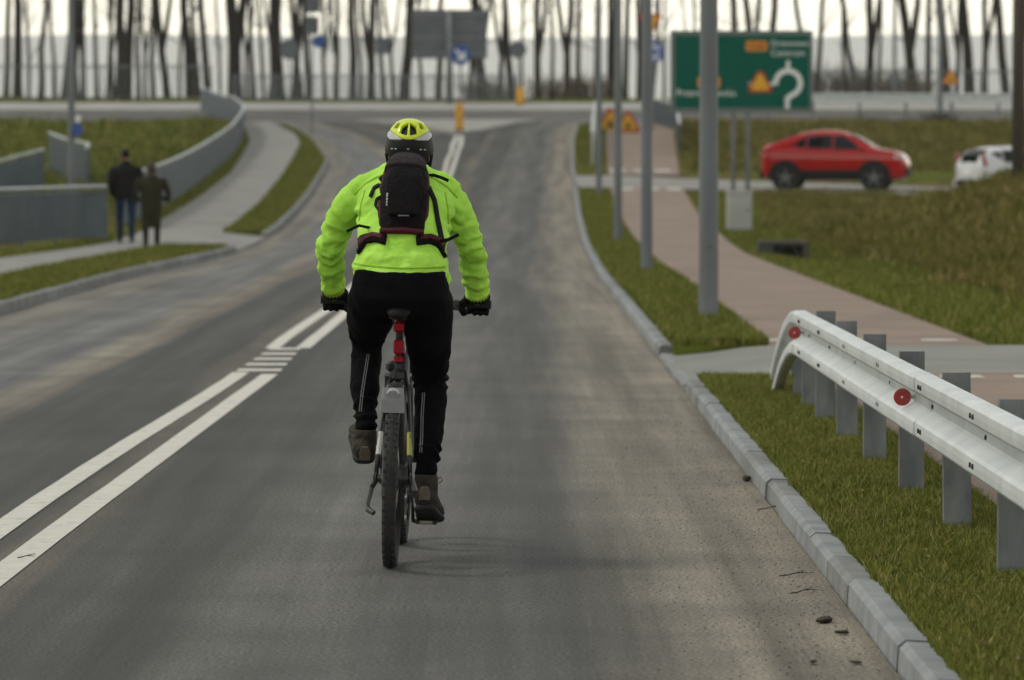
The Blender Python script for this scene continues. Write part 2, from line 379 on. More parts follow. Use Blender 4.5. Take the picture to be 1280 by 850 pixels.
    mp7 = N.new('ShaderNodeMapping'); mp7.inputs['Scale'].default_value = (11, .22, 1); mp7.inputs['Rotation'].default_value = (0, 0, R(1.2)); L.new(uv.outputs[0], mp7.inputs[0])
    n7 = N.new('ShaderNodeTexNoise'); n7.inputs['Scale'].default_value = 1; n7.inputs['Detail'].default_value = 7; n7.inputs['Roughness'].default_value = .65; L.new(mp7.outputs[0], n7.inputs['Vector'])
    m7 = N.new('ShaderNodeMapRange'); m7.inputs[1].default_value = .3; m7.inputs[2].default_value = .72; m7.inputs[3].default_value = .84; m7.inputs[4].default_value = 1.22; L.new(n7.outputs['Fac'], m7.inputs[0])
    m8 = N.new('ShaderNodeMath'); m8.operation = 'MULTIPLY'; L.new(mm.outputs[0], m8.inputs[0]); L.new(m7.outputs[0], m8.inputs[1]); mm = m8
    m5 = N.new('ShaderNodeMath'); m5.operation = 'MULTIPLY'; L.new(mm.outputs[0], m5.inputs[0]); L.new(m4.outputs[0], m5.inputs[1])
    m6 = N.new('ShaderNodeMath'); m6.operation = 'MULTIPLY'; L.new(m5.outputs[0], m6.inputs[0]); L.new(j4.outputs[0], m6.inputs[1])
    vs = N.new('ShaderNodeVectorMath'); vs.operation = 'SCALE'; L.new(rp.outputs[0], vs.inputs[0]); L.new(m6.outputs[0], vs.inputs['Scale']); L.new(vs.outputs[0], b.inputs['Base Color'])
    rr = N.new('ShaderNodeMapRange'); rr.inputs[3].default_value = .62; rr.inputs[4].default_value = .9; L.new(n2.outputs['Fac'], rr.inputs[0]); L.new(rr.outputs[0], b.inputs['Roughness'])
    bp = N.new('ShaderNodeBump'); bp.inputs['Strength'].default_value = .35; bp.inputs['Distance'].default_value = .006; L.new(n3.outputs['Fac'], bp.inputs['Height']); L.new(bp.outputs[0], b.inputs['Normal'])
    return m
ASPH = road_mat()
def uv_lane(me, fn):
    l = me.uv_layers.new(name='lane')
    for lp in me.loops:
        co = me.vertices[lp.vertex_index].co; l.data[lp.index].uv = fn(co)
mb = MB()
mb.strip([[G(xl(y) + (xr(y) - xl(y)) * k / 10, y) for k in range(11)] for y in list(np.arange(2, 188.1, 1.5))])
me = mb.mesh('street'); uv_lane(me, lambda c: (c.x - (xr(c.y) - 1.18) if c.x > -2.2 else c.x - (xl(c.y) + 5.3) * min(1, max(0, (-2.2 - c.x) / 3)), c.y))
obj('street', me, ASPH, kind='structure', label='worn two-lane asphalt street with dusty edges')
ASPH2 = M('asphalt_ring', (.075, .074, .073), .85, (.115, .108, .098), .35, 6, .2, 60)
ring = MB(); ring.strip([[G(x, y - .0012 * (x + 2) ** 2 * .0 + 0, .012 if y > 187.9 else -.004) for x in np.arange(-70, 75, 5.)] for y in np.arange(185.5, 199.6, 1.75)])
obj('roundabout_road', ring, ASPH2, kind='structure', label='grey ring road of the roundabout crossing behind the street')
apr = MB(); apr.strip([[G(x, y, .14) for x in np.arange(-70, 75, 5.)] for y in (198.6, 201, 204, 207.2)]); apr.strip([[G(x, 198.6, -.05), G(x, 198.6, .14)] for x in np.arange(-70, 75, 5.)])
obj('outer_pavement', apr, M('pale_pavement', (.30, .295, .275), .9, (.38, .37, .345), .8, 5, .1, 30), kind='structure', label='pale concrete pavement along the far edge of the roundabout')
side = MB(); xs = list(np.arange(3.0, 60, 1.5))
side.strip([[Vector((x, sidec(x) + f * sideh(x), zp(sidec(x) + f * sideh(x)) + .105)) for f in np.linspace(-1, 1, 7)] for x in [xr(126) + .1, 2.3] + [q for q in xs if q < 38]])
SIDEM = M('side_road_concrete', (.20, .195, .18), .9, (.28, .27, .245), 1.2, 6, .1, 40)
obj('side_road', side, SIDEM, kind='structure', label='pale side road joining from the right, with two cars on it')

# painted centre lines: two parallel solid lines, a short ladder of dashes, then on
def paint_mat():
    m = bpy.data.materials.new('road_paint'); m.use_nodes = True; N = m.node_tree.nodes; L = m.node_tree.links; b = N['Principled BSDF']; b.inputs['Roughness'].default_value = .7
    g = N.new('ShaderNodeNewGeometry'); n = N.new('ShaderNodeTexNoise'); n.inputs['Scale'].default_value = 9; n.inputs['Detail'].default_value = 8; n.inputs['Roughness'].default_value = .7; L.new(g.outputs['Position'], n.inputs['Vector'])
    r = N.new('ShaderNodeValToRGB'); e = r.color_ramp.elements; e[0].position = .28; e[0].color = (.26, .24, .20, 1); e[1].position = .42; e[1].color = (.56, .54, .48, 1); k = e.new(.7); k.color = (.66, .64, .57, 1)
    L.new(n.outputs['Fac'], r.inputs[0]); L.new(r.outputs[0], b.inputs['Base Color']); return m
PAINT = paint_mat()
def pline(fn, y0, y1, wd, off=.004, step=1.0):
    k = max(2, int((y1 - y0) / step) + 1); mb = MB()
    yy = np.linspace(y0, y1, k); rows = []
    for i, y in enumerate(yy):
        j = .006 * mnoise.noise(Vector((y * 1.7, wd * 9, off * 100)))
        rows.append([G(fn(y) - wd / 2 + j, y, off), G(fn(y) + wd / 2 + j * .5, y, off)])
    return mb.strip(rows)
cr = tab([(0, -2.0), (17, -1.95), (24, -1.88), (33, -1.79), (45, -1.74), (75, -1.80), (120, -1.87), (176, -1.95)])
cl = lambda y: cr(y) - .25 - .02 * math.sin(y * .35)
lm = thing('centre_line', (0, 0, 0), 'double white centre line with a short ladder of dashes between', 'road marking'); lm['kind'] = 'structure'
for y0, y1 in ((6, 32.6), (37.2, 160)):
    obj('solid_line', pline(cr, y0, y1, .125), PAINT, lm); obj('solid_line', pline(cl, y0, y1 + .3, .125), PAINT, lm)
for i in range(5):
    y = 33.25 + i * .95; d = MB(); a, c = cl(y), cr(y)
    d.strip([[G(a - .05 + .02 * i * .3, y - .2, .004), G(c + .05 - .015 * i, y - .2, .004)], [G(a - .05 + .01 * i, y + .2, .004), G(c + .05 - .015 * i, y + .2, .004)]])
    obj('ladder_dash', d, PAINT, lm)
for s in (-1, 1):
    obj('solid_line', pline(lambda y, s=s: cr(y) - .12 + s * (.15 - .04 * sstep(160, 172, y)), 160.4, 172.6, .15), PAINT, lm)
# traffic island at the roundabout entry
isl = MB(); top = []
pts = [(-2.9, 176.5), (-2.0, 173.0), (-1.1, 176.5), (.1, 184), (1.2, 187.4), (-6.6, 187.4), (-4.6, 184)]
n = len(pts)
vs = [G(x, y, -.02) for x, y in pts] + [G(x, y, .13) for x, y in pts]
isl.add(vs, [tuple(range(n, 2 * n))] + [(i, (i + 1) % n, n + (i + 1) % n, n + i) for i in range(n)])
obj('traffic_island', isl, CONC, kind='structure', label='pale splitter island at the roundabout entry')

# ------------------------------------------------------------------ pavements, verges
PINK = M('pink_paving', (.205, .150, .116), .92, (.27, .202, .158), 1.1, 7, .12, 45)
PAVE = M('grey_paving', (.20, .195, .18), .92, (.275, .265, .245), 1.3, 7, .12, 45)
VERGE = GRASSM
def band(l, r, y0, y1, off, step=2.0, n=3, lip=.10):
    mb = MB(); yy = np.linspace(y0, y1, max(2, int((y1 - y0) / step) + 1))
    mb.strip([[G(l(y) + (r(y) - l(y)) * k / n, y, off) for k in range(n + 1)] for y in yy])
    if lip:
        for f in (l, r): mb.strip([[G(f(y), y, off), G(f(y), y, off - lip)] for y in yy])
        for y in (yy[0], yy[-1]): mb.strip([[G(l(y), y, off), G(r(y), y, off)], [G(l(y), y, off - lip), G(r(y), y, off - lip)]])
    return mb
kw = .12
for y0, y1 in ((4, 30.5), (35.2, 120.8), (132.2, 185)):
    obj('cycle_path', band(prl, prr, y0, y1, .115), PINK, kind='structure', label='pinkish brown paved cycle path beside the street')
obj('foot_path', band(pll, plr, 4, 186, .11), PAVE, kind='structure', label='pale paved footpath curving past the railing on the left')
# concrete drive crossing the cycle path
mb = MB(); yy = np.linspace(30.5, 35.2, 5)
mb.strip([[G(x, y + (.25 if i_ == 0 and False else 0), .03 + .082 * float(sstep(1.3, 2.1, x))) for i_, x in enumerate([1.18, 1.33, 1.6, 1.85, 2.1, 4, 8, 14, 25, 40])] for y in yy])
for y in (yy[0], yy[-1]): mb.strip([[G(x, y, z) for x in (1.3, 2.1, 4, 8, 14, 25, 40)] for z in (.112, -.1)] if False else [[G(x, y, .03 + .082 * float(sstep(1.3, 2.1, x))) for x in (1.3, 2.1, 4, 8, 14, 25, 40)], [G(x, y, -.15) for x in (1.3, 2.1, 4, 8, 14, 25, 40)]])
obj('concrete_drive', mb, M('drive_concrete', (.19, .195, .175), .92, (.245, .245, .22), .9, 7, .12, 50), kind='structure', label='pale concrete drive crossing the cycle path by the guardrail end')
apl = MB(); apl.strip([[G(x_ * (xl(y) - plr(y)) + plr(y), y, .112 - .085 * x_) for x_ in (0, .3, .65, 1)] for y in np.linspace(77.5, 87.2, 7)])
obj('crossing_apron', apl, PAVE, kind='structure', label='dropped paved crossing where the footpath meets the street')
obj('verge', band(lambda y: xr(y) + kw, prl, 4, 30.5, .082, 1.0, 3, .2), VERGE, kind='structure', label='grass verge under the steel guardrail')
obj('verge', band(lambda y: xr(y) + kw, prl, 35.2, 120.8, .10, 1.5, 3, .2), VERGE, kind='structure', label='grass verge with the row of lamp posts')
obj('verge', band(lambda y: xr(y) + kw, prl, 132.2, 184, .10, 1.5, 3, .2), VERGE, kind='structure', label='short grass verge beside the white railing')
obj('verge', band(plr, lambda y: xl(y) - kw, 4, 77.4, .10, 1.5, 3, .2), VERGE, kind='structure', label='grass strip between footpath and left kerb in front of the walkers')
obj('verge', band(plr, lambda y: xl(y) - kw, 87.3, 182, .10, 1.5, 3, .2), VERGE, kind='structure', label='crescent of grass between footpath and street')

# kerbs of single stones
def stone(x0, x1, y0, y1, z0, z1, f, side):
    """one kerb stone following the edge f; side=+1 lies to the right of f"""
    vs = []; g = .003
    for y in (y0 + g, y1 - g):
        a = f(y); zb = zp(y)
        q = [(0, z0), (.012, z1 - .02), (.035, z1), (kw, z1 - .004), (kw, z0)]
        vs += [Vector((a + side * u, y, zb + z)) for u, z in q]
    return MB().add(vs, [(0, 1, 2, 3, 4), (9, 8, 7, 6, 5)] + [(i, i + 5, (i + 1) % 5 + 5, (i + 1) % 5) for i in range(5)])
def kerb(name, f, side, runs, label, mats, upto):
    root = thing(name, (0, 0, 0), label, 'kerb'); root['kind'] = 'structure'; del root['category']
    rest = MB(); rr = random.Random(5)
    for y0, y1, h in runs:
        y = y0
        while y < y1 - .05:
            ln = min(y1 - y, 1.0 if rr.random() < .9 else .55)
            hh = h + rr.uniform(-.004, .004); j = rr.uniform(-.005, .005)
            s = stone(0, 0, y, y + ln, -.1, hh, lambda q, j=j: f(q) + j, side)
            if y < upto: obj('kerb_stone', s, mats[rr.random() < .3], root)
            else: rest.add(s.v, s.f)
            y += ln
    if rest.f: o = obj('kerb_run', rest, mats[0], root); o['kind'] = 'stuff'
kerb('kerb', xr, 1, [(6, 30.0, .088), (30.0, 35.6, .03), (35.6, 121, .092), (121, 132, .02), (132, 186, .105)], 'grey concrete kerb along the right edge of the street', (KERBM, KERBD), 95)
kerb('kerb', xl, -1, [(20, 77.5, .12), (77.5, 87, .025), (87, 186, .12)], 'grey concrete kerb along the left edge of the street', (KERBD, KERBM), 95)
# white dashes on the cycle path at the two crossings
for i, (xs_, y) in enumerate((((2.1, 2.35, 2.7, 2.95, 3.35, 3.65), 35.9), ((2.15, 2.4, 2.9, 3.2, 3.4, 3.75), 29.7), ((3.0, 3.5, 3.75, 4.15, 4.4, 4.9), 135), ((2.9, 3.3, 3.6, 4.0, 4.2, 4.6), 119.2))):
    dm = thing('crossing_marking', (0, 0, 0), ['white dashes on cycle path beyond the concrete drive', 'white dashes on cycle path seen between guardrail posts', 'white dashes on cycle path just beyond the side road', 'white dashes on cycle path just before the side road'][i], 'road marking', 'crossing dashes')
    dm['kind'] = 'structure'
    for k in range(3):
        a, b = xs_[2 * k], xs_[2 * k + 1]; d = .32 if y < 50 else 1.3
        obj('dash', MB().strip([[G(a, y, .119), G(b, y, .119)], [G(a + .02, y + d, .119), G(b - .01, y + d, .119)]]), PAINT, dm)

# distant ridge
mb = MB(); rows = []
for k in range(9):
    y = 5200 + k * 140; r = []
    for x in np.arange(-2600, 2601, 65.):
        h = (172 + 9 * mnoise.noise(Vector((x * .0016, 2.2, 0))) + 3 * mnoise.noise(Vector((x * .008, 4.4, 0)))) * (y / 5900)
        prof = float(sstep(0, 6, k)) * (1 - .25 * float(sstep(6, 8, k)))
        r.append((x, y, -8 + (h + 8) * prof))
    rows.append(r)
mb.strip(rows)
obj('hills', mb, M('ridge_painted_haze', (.60, .61, .58), .95, (.66, .66, .62), .01, 5), smooth=True, kind='structure', label='long hazy wooded ridge on the horizon')  # pale distance haze is painted into the ridge's base colour, besides the haze volume
hz = MB(); hz.box((0, 3100, 106), (6200, 7000, 236))
hm = bpy.data.materials.new('haze_air'); hm.use_nodes = True; N = hm.node_tree.nodes; N.remove(N['Principled BSDF'])
pv = N.new('ShaderNodeVolumePrincipled'); pv.inputs['Color'].default_value = (.97, .98, 1, 1); pv.inputs['Density'].default_value = .00012; pv.inputs['Anisotropy'].default_value = 0.0
hm.node_tree.links.new(pv.outputs[0], N['Material Output'].inputs['Volume'])
obj('haze', hz, hm, kind='stuff', label='thin pale haze in the air')
# ------------------------------------------------------------------ steel guardrail in front
gr = thing('guardrail', (1.75, 21, .1), 'galvanised steel guardrail with red round reflectors on the right verge', 'guardrail')
def P(o): return o  # readability
gx0, gy0, gz0 = 1.75, 21, .1
def rail_pt(s):
    """rail axis: x of the traffic face, y, height of rail centre, scale of section, for s metres from the near end"""
    y = 10.0 + s
    if y < 25.6: return (1.635, y, .577, 1.0, 0.0)
    t = (y - 25.6) / 3.0; t = min(1, t)
    return (1.635 + .05 * t, y, .577 - .45 * t ** 1.7 - .02 * t, 1.0 - .12 * t, 0.0)
prof = [(u * .9, v * .81) for u, v in [(.075, .156), (.030, .156), (.006, .150), (0, .140), (0, .110), (.002, .082), (.012, .070), (.072, .034), (.080, .024), (.080, -.024), (.072, -.034), (.012, -.070), (.002, -.082), (0, -.110), (0, -.140), (.006, -.150), (.030, -.156), (.075, -.156)]]
def rail_mesh(s0, s1, step, dx=0):
    mb = MB(); rows = []; ss = np.linspace(s0, s1, max(2, int((s1 - s0) / step) + 1))
    for s in ss:
        x, y, z, k, _ = rail_pt(s); rows.append([Vector((x + u * k + dx - gx0, y - gy0, z + v * k - gz0)) for u, v in prof])
    mb.strip(rows); return mb
secs = [(0, 4.0), (3.85, 8.0), (7.85, 12.0), (11.85, 15.6), (15.6, 18.6)]
for i, (a, b) in enumerate(secs):
    me = baked(rail_mesh(a, b, 1.0 if i < 3 else .15, .004 * (i % 2)), [('SOLIDIFY', dict(thickness=.005, offset=1.0)), ('BEVEL', dict(width=.004, segments=1, limit_method='ANGLE', angle_limit=.9))], smooth=False)
    obj('rail' if i < 4 else 'rail_end', me, GALV, gr)
post_y = [11.6, 13.6, 15.6, 17.6, 19.6, 21.6, 23.4, 25.0, 26.4, 27.5]
pm = MB()   # sigma-shaped post, open to the back
pp = [(-.055, 0), (.055, 0), (.055, .06), (.047, .06), (.047, .008), (-.047, .008), (-.047, .06), (-.055, .06)]
for i, y in enumerate(post_y):
    x, _, z, k, _ = rail_pt(y - 10.0); top = z + .128 * k - (.04 if y > 25.5 else -.02); zb = .02
    tilt = random.uniform(-.012, .012)
    mt = Matrix.Translation((x + .095 + .055 - gx0, y - gy0, (top + zb) / 2 - gz0)) @ Matrix.Rotation(tilt, 4, 'Y')
    # web faces the camera: profile in xy
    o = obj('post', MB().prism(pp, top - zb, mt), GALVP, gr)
    sp = MB(); sp.bbox((x + .088 - gx0, y - gy0 + .03, z - gz0), (.014, .07, .20), .003); obj('spacer', sp, GALVP, o)
DARKB = M('dark_bolt', (.05, .052, .055), .5, metal=.6)
for i, y in enumerate(post_y[:8]):
    x, _, z, k, _ = rail_pt(y - 10)
    for dz in ((.088, -.088) if i % 1 == 0 else ()):
        for d in (-.045, .045):
            b = MB(); b.loft([(x - .001 - gx0, y + d - gy0, z + dz - gz0), (x - .008 - gx0, y + d - gy0, z + dz - gz0)], [(.006, .010), (.005, .009)], 8, ref=(0, 1, 0)); obj('bolt', b, DARKB, gr)
    b = MB(); b.loft([(x + .074 - gx0, y + .2 - gy0, z - gz0), (x + .064 - gx0, y + .2 - gy0, z - gz0)], [.010, .008], 8); obj('bolt', b, DARKB, gr)
REDR = M('red_reflector', (.32, .006, .010), .25, (.42, .010, .014), 60, 2, coat=.5)
for y in (18.55, 25.65):
    x, _, z, k, _ = rail_pt(y - 10)
    q = Vector((x + .012 - gx0, y - gy0, z - gz0)); b = MB(); b.loft([q + Vector((.003, .012, 0)), q + Vector((0, -.004, 0)), q + Vector((-.001, -.009, 0))], [.037, .037, .0355], 24)
    o = obj('reflector', b, REDR, gr, label='round red reflector in the rail groove')
    c = MB(); c.ball(q + Vector((-.001, -.009, 0)), .005, 8, 6); obj('screw', c, WHITEP, o)
    c = MB(); c.box(q + Vector((.04, .02, 0)), (.08, .010, .014)); obj('bracket', c, GALV, o)

# ------------------------------------------------------------------ lamp posts
LAMPG = M('lamp_glass', (.5, .5, .48), .2)
def lamp_post(x, y, z, r0, r1, h, arm, label, mat=POLE, group='lamp posts along the street'):
    t = thing('lamp_post', (x, y, z), label, 'lamp post', group)
    mb = MB(); hs = [0, .02, .5, 1.4, 1.42, h * .5, h]; rr = [r0 * 1.02, r0, r0 * .99, r0 * .97, r0 * .95, (r0 + r1) / 2, r1]
    mb.loft([(0, 0, q) for q in hs], rr, 20); obj('pole', mb, mat, t, smooth=True)
    f = MB(); f.loft([(0, 0, -.01), (0, 0, .02), (0, 0, .03)], [r0 * 1.7, r0 * 1.7, r0 * 1.2], 16); obj('base_plate', f, GALVP, t)
    d = MB(); d.bbox((0, -r0 * .985, .85), (.075, .012, .34), .005); obj('service_door', d, mat, t)
    a = MB(); a.loft([(0, 0, h - .05), (arm * .15, 0, h + .25), (arm * .6, 0, h + .4), (arm, 0, h + .42)], [r1, r1 * .8, r1 * .7, r1 * .65], 10); obj('arm', a, mat, t, smooth=True)
    hd = MB(); hd.loft([(arm * .95, 0, h + .42), (arm * 1.1, 0, h + .43), (arm * 1.4, 0, h + .44), (arm * 1.5, 0, h + .43)], [(.05, .05), (.13, .06), (.13, .05), (.05, .02)], 12, ref=(0, 1, 0)); o = obj('lamp_head', hd, mat, t, smooth=True)
    l = MB(); l.bbox((arm * 1.22, 0, h + .385), (abs(arm) * .28, .18, .02), .006); obj('lamp_lens', l, LAMPG, o)
    return t
lamp_post(1.84, 41.2, .10, .093, .062, 8.5, -1.4, 'nearest and thickest grey lamp post, in front of the green sign')
lamp_post(1.82, 59.5, .10, .080, .054, 8.5, -1.4, 'second lamp post from the camera on the right verge')
lamp_post(1.95, 81, zp(81) + .10, .078, .05, 8.5, -1.4, 'third lamp post along the right verge, near the warning triangles')
lamp_post(2.28, 115.5, zp(115.5) + .10, .078, .05, 8.5, -1.4, 'farthest lamp post of the right verge row, left of the others')
lamp_post(-9.5, 95, terr(-9.5, 95) - .02, .082, .055, 8.5, 1.4, 'lamp post standing behind the left railing, with a small blue sign')
p = px(1175, 152, 186); lamp_post(p.x, 186, zp(186) - .12, .12, .07, 9, -1.4, 'lamp post on the far grass bank above the white car')
p = px(1118, 150, 212); lamp_post(p.x, 212, zp(212) + .06, .10, .07, 9, -1.4, 'faint lamp post beyond the roundabout among the bare trees')

# wooden pole on the mound, far right
x_ = px(1273, 230, 78).x; z_ = terr(x_, 78)
t = thing('utility_pole', (x_, 78, z_ - .05), 'dark wooden utility pole at the right edge behind the grass mound', 'utility pole')
mb = MB(); mb.loft([(0, 0, -.3), (0, 0, 3), (.02, 0, 9)], [.125, .118, .09], 14); obj('pole', mb, WOODP, t, smooth=True)
c = MB(); c.box((0, -.02, 8.2), (1.5, .1, .12)); ca = obj('crossarm', c, WOODP, t)
for s in (-.6, .6):
    i = MB(); i.lathe([(.0, 0), (.04, 0), (.05, .04), (.03, .06), (.045, .1), (.0, .12)], (s, -.02, 8.26), 'z', 10); obj('insulator', i, WHITEP, ca)

# ------------------------------------------------------------------ railings
def railing(label, pts, h=1.12, bar=.10, bw=.011, bd=.017, post=2.0, closed_gap=.10, mat=FENCE, topmat=RAILTOP, topw=.045, group='railings around the footpaths', zf=None, solid=False):
    """balustrade: posts, top rail, bottom rail, upright bars; pts are (x, y)"""
    zf = zf or (lambda x, y: zp(y) + .10)
    o = Vector((pts[0][0], pts[0][1], zf(*pts[0])))
    t = thing('railing', o, label, 'railing', group)
    pl = [Vector((x, y, zf(x, y))) for x, y in pts]; seg = [(pl[i + 1] - pl[i]).length for i in range(len(pl) - 1)]; L = sum(seg)
    def at(s):
        for i, q in enumerate(seg):
            if s <= q or i == len(seg) - 1: f = min(1, s / q); p = pl[i].lerp(pl[i + 1], f); p.z = zf(p.x, p.y); return p, (pl[i + 1] - pl[i]).normalized()
            s -= q
    ns = max(2, int(L / .8) + 1); S = np.linspace(0, L, ns); up = Vector((0, 0, 1))
    tp = MB(); tp.loft([at(s)[0] + up * h - o for s in S], [(topw, .03)] * ns, 8, ref=(1, 0, 0) if abs(at(0)[1].x) < .7 else (0, 1, 0)); obj('top_rail', tp, topmat, t)
    lo = MB(); lo.loft([at(s)[0] + up * closed_gap - o for s in S], [(.02, .025)] * ns, 6); obj('bottom_rail', lo, mat, t)
    hi = MB(); hi.loft([at(s)[0] + up * (h - .10) - o for s in S], [(.018, .02)] * ns, 6); obj('middle_rail', hi, mat, t)
    kp = int(L / post) + 1
    for i in range(kp + 1):
        p, d = at(min(L, i * L / kp)); q = p - o; r = Matrix.Rotation(math.atan2(d.y, d.x), 3, 'Z')
        b = MB(); b.box(q + up * (h / 2 - .06), (.05, .05, h + .06), r); obj('post', b, mat, t)
    bars = MB(); s = bar / 2
    while s < L:
        p, d = at(s); q = p - o; r = Matrix.Rotation(math.atan2(d.y, d.x), 3, 'Z')
        bars.box(q + up * ((h - .1 + closed_gap) / 2), (bw * 2, bd * 2, h - .1 - closed_gap), r); s += bar
    b = obj('baluster_row', bars, mat, t); b['kind'] = 'stuff'
    return t
fz = lambda x, y: terr(x, y) + .01
railing('near grey railing at the left edge of the picture', [(-10.6, 69.5), (-8.86, 76), (-8.2, 79.2), (-7.8, 80.6), (-7.48, 81.0)], 1.02, .075, .02, .02, zf=lambda x, y: zp(y) + .10)
railing('long grey railing climbing behind the two walkers and bending left at the top', [(-7.95, 89.5), (-8.42, 110), (-8.85, 126), (-9.5, 150), (-10.15, 166), (-10.6, 174), (-11.6, 184), (-13.9, 197)], 1.08, .075, .02, .022, zf=lambda x, y: zp(y) + .10)
railing('short railing stepping down behind the near left railing', [(-14.0, 112), (-13.2, 113.5), (-12.35, 116)], 1.15, .09, .016, .02, zf=lambda x, y: zp(y) + .14 - .28 * max(0, -12.35 - x))
railing('railing wing of the stairs on the grass, left of the blue sign', [(-14.6, 139), (-13.4, 132), (-12.1, 126), (-11.7, 121)], 1.15, .09, .016, .022, zf=lambda x, y: zp(y) + .05)
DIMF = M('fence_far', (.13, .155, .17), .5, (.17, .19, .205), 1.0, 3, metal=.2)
railing('far bar railing behind the roundabout, in front of the tree trunks', [(-13.2, 208.6), (-6, 208.6), (0.2, 208.6)], 1.25, .13, .022, .02, mat=DIMF, topmat=DIMF, topw=.03, group='far railings', zf=lambda x, y: zp(y) + .14)
railing('far pale railing along the skyline at the left edge', [(-27, 214), (-20, 214), (-14.6, 214)], 1.65, .30, .018, .02, mat=DIMF, topmat=DIMF, topw=.03, group='far railings')
railing('far railing behind the green sign and the red car', [(8.5, 208.5), (16, 208.5), (26, 208.5)], 1.5, .26, .02, .02, mat=DIMF, topmat=DIMF, topw=.03, group='far railings')
WHT = M('white_rail_paint', (.55, .57, .56), .5, (.62, .63, .62), 2, 3)
railing('white topped railing left of the cycle path near the roundabout', [(2.55, 140), (2.95, 160), (3.4, 178)], 1.1, .1, .02, .02, mat=WHT, topmat=WHT, group='railings by the cycle path')
railing('white topped railing right of the cycle path below the green sign', [(5.7, 150), (6.3, 168), (6.6, 175), (5.6, 184)], 1.1, .1, .016, .02, mat=FENCE, topmat=WHT, group='railings by the cycle path')
# far guardrail on the right bank
t = thing('guardrail', (13, 188, zp(188)), 'long far guardrail on the bank beyond the red and white cars', 'guardrail')
fg = MB(); rows = []
for x in np.arange(8.3, 40, 2.0): rows.append([Vector((x - 13, 190 - 188 + u * 1.2, zp(190) - zp(188) + .95 + v * 1.6)) for u, v in prof])
fg.strip(rows); obj('rail', baked(fg, [('SOLIDIFY', dict(thickness=.006))], smooth=False), GALV, t)
for x in np.arange(9, 40, 2.0):
    b = MB(); b.box((x - 13, 2.2, zp(190) - zp(188) + .55), (.1, .1, 1.25)); obj('post', b, GALVP, t)

# ------------------------------------------------------------------ signs
def disc(mb, c, r, th, n=28, face=None):
    c = Vector(c); d = Vector((0, -1, 0)) if face is None else Vector(face)
    return mb.loft([c - d * th / 2, c + d * th / 2], [r, r], n)
def tri(r, down=False):
    a = -90 if down else 90
    out = []
    for k in range(3):
        for d in (-9, 9): out.append((r * math.cos(R(a + 120 * k + d)), r * math.sin(R(a + 120 * k + d))))
    return out
FACE = lambda c, rz=0: Matrix.Translation(c) @ Matrix.Rotation(rz, 4, 'Z') @ Matrix.Rotation(R(90), 4, 'X')   # local xy -> world xz, facing -y
def text_mesh(s, size, extr=.002):
    cu = bpy.data.curves.new('txt', 'FONT'); cu.body = s; cu.size = size; cu.extrude = extr; cu.align_x = 'LEFT'
    o = bpy.data.objects.new('txt', cu); BAKE.collection.objects.link(o); dg = bake_graph()
    me = bpy.data.meshes.new_from_object(o.evaluated_get(dg)); bpy.data.objects.remove(o); return me
# keep-right sign with yellow bollard on the island
def island_sign(x, y, label, blue, rz=0, h=3.0):
    t = thing('traffic_sign', (x, y, zp(y) + .13), label, 'traffic sign', 'island signs')
    mb = MB(); mb.cyl((0, .1, 0), (0, .1, h + .35), .036, 12); obj('post', mb, POLE, t)
    d = MB(); disc(d, (0, 0, h), .40, .02); o = obj('sign_disc', d, SIGNB if blue else SIGNBACK, t)
    if blue:
        a = MB(); arrow = [(-.24, .16), (-.16, .24), (.09, -.01), (.09, .14), (.20, .14), (.20, -.20), (-.14, -.20), (-.14, -.09), (.01, -.09)]
        a.prism(arrow, .006, FACE((0, -.016, h))); obj('arrow', a, WHITEP, o)
    b = MB(); b.box((0, .07, h), (.3, .03, .05)); obj('clamp', b, GALVP, o)
    return t
def bollard(x, y, label, h=1.1, wd=.32):
    t = thing('bollard', (x, y, zp(y) + .13), label, 'bollard', 'yellow island bollards')
    mb = MB(); mb.loft([(0, 0, .04), (0, 0, .1), (0, 0, h - .06), (0, 0, h)], [(wd / 2, .07), (wd / 2, .08), (wd / 2 * .92, .075), (wd / 2 * .8, .05)], 16, ref=(1, 0, 0), power=4); obj('body', mb, YELP, t, smooth=True)
    f = MB(); f.bbox((0, 0, .02), (wd * 1.2, .26, .05), .015); obj('foot', f, BLACKP, t)
    c = MB(); c.bbox((0, -.082, h * .62), (wd * .8, .01, .18), .003); obj('reflective_band', c, SIGNY, t)
bollard(-2.08, 174.2, 'nearer yellow bollard on the traffic island above the helmet')
island_sign(-2.04, 174.9, 'blue round keep-right sign with white arrow above the yellow bollard', True)
bx = px(650, 133, 204).x
bollard(bx, 204, 'small far yellow bollard at the back of the roundabout', .85, .36)
island_sign(bx - .1, 204.6, 'grey back of a round sign above the far yellow bollard', False, h=2.55)
# big panel sign seen from behind
c_ = px(562, 130, 206)
t = thing('direction_sign', (c_.x, 206, zp(206) + .14), 'large grey back of a direction sign on a mast beyond the roundabout', 'road sign')
z0 = px(562, 73, 206).z - zp(206) - .14; z1 = px(562, 12, 206).z - zp(206) - .14; wx = 47 / FPX * 206
mb = MB(); mb.bbox((0, .12, (z0 + z1) / 2), (2 * wx, .04, z1 - z0), .01); o = obj('panel', mb, SIGNBACK, t)
for z in (z0 + .22, z0 + .95, z1 - .22):
    b = MB(); b.bbox((0, .06, z), (2 * wx - .1, .07, .11), .01); obj('stiffener', b, GALVP, o)
b = MB(); 
for s in (-1, 1): b.box((s * (wx - .03), .09, (z0 + z1) / 2), (.05, .06, z1 - z0 - .02))
obj('edge_frame', b, GALVP, o)
b = MB(); b.loft([(0, -.08, 0), (0, -.08, z1)], [.16, .13], 14); obj('mast', b, GALVP, t, smooth=True)
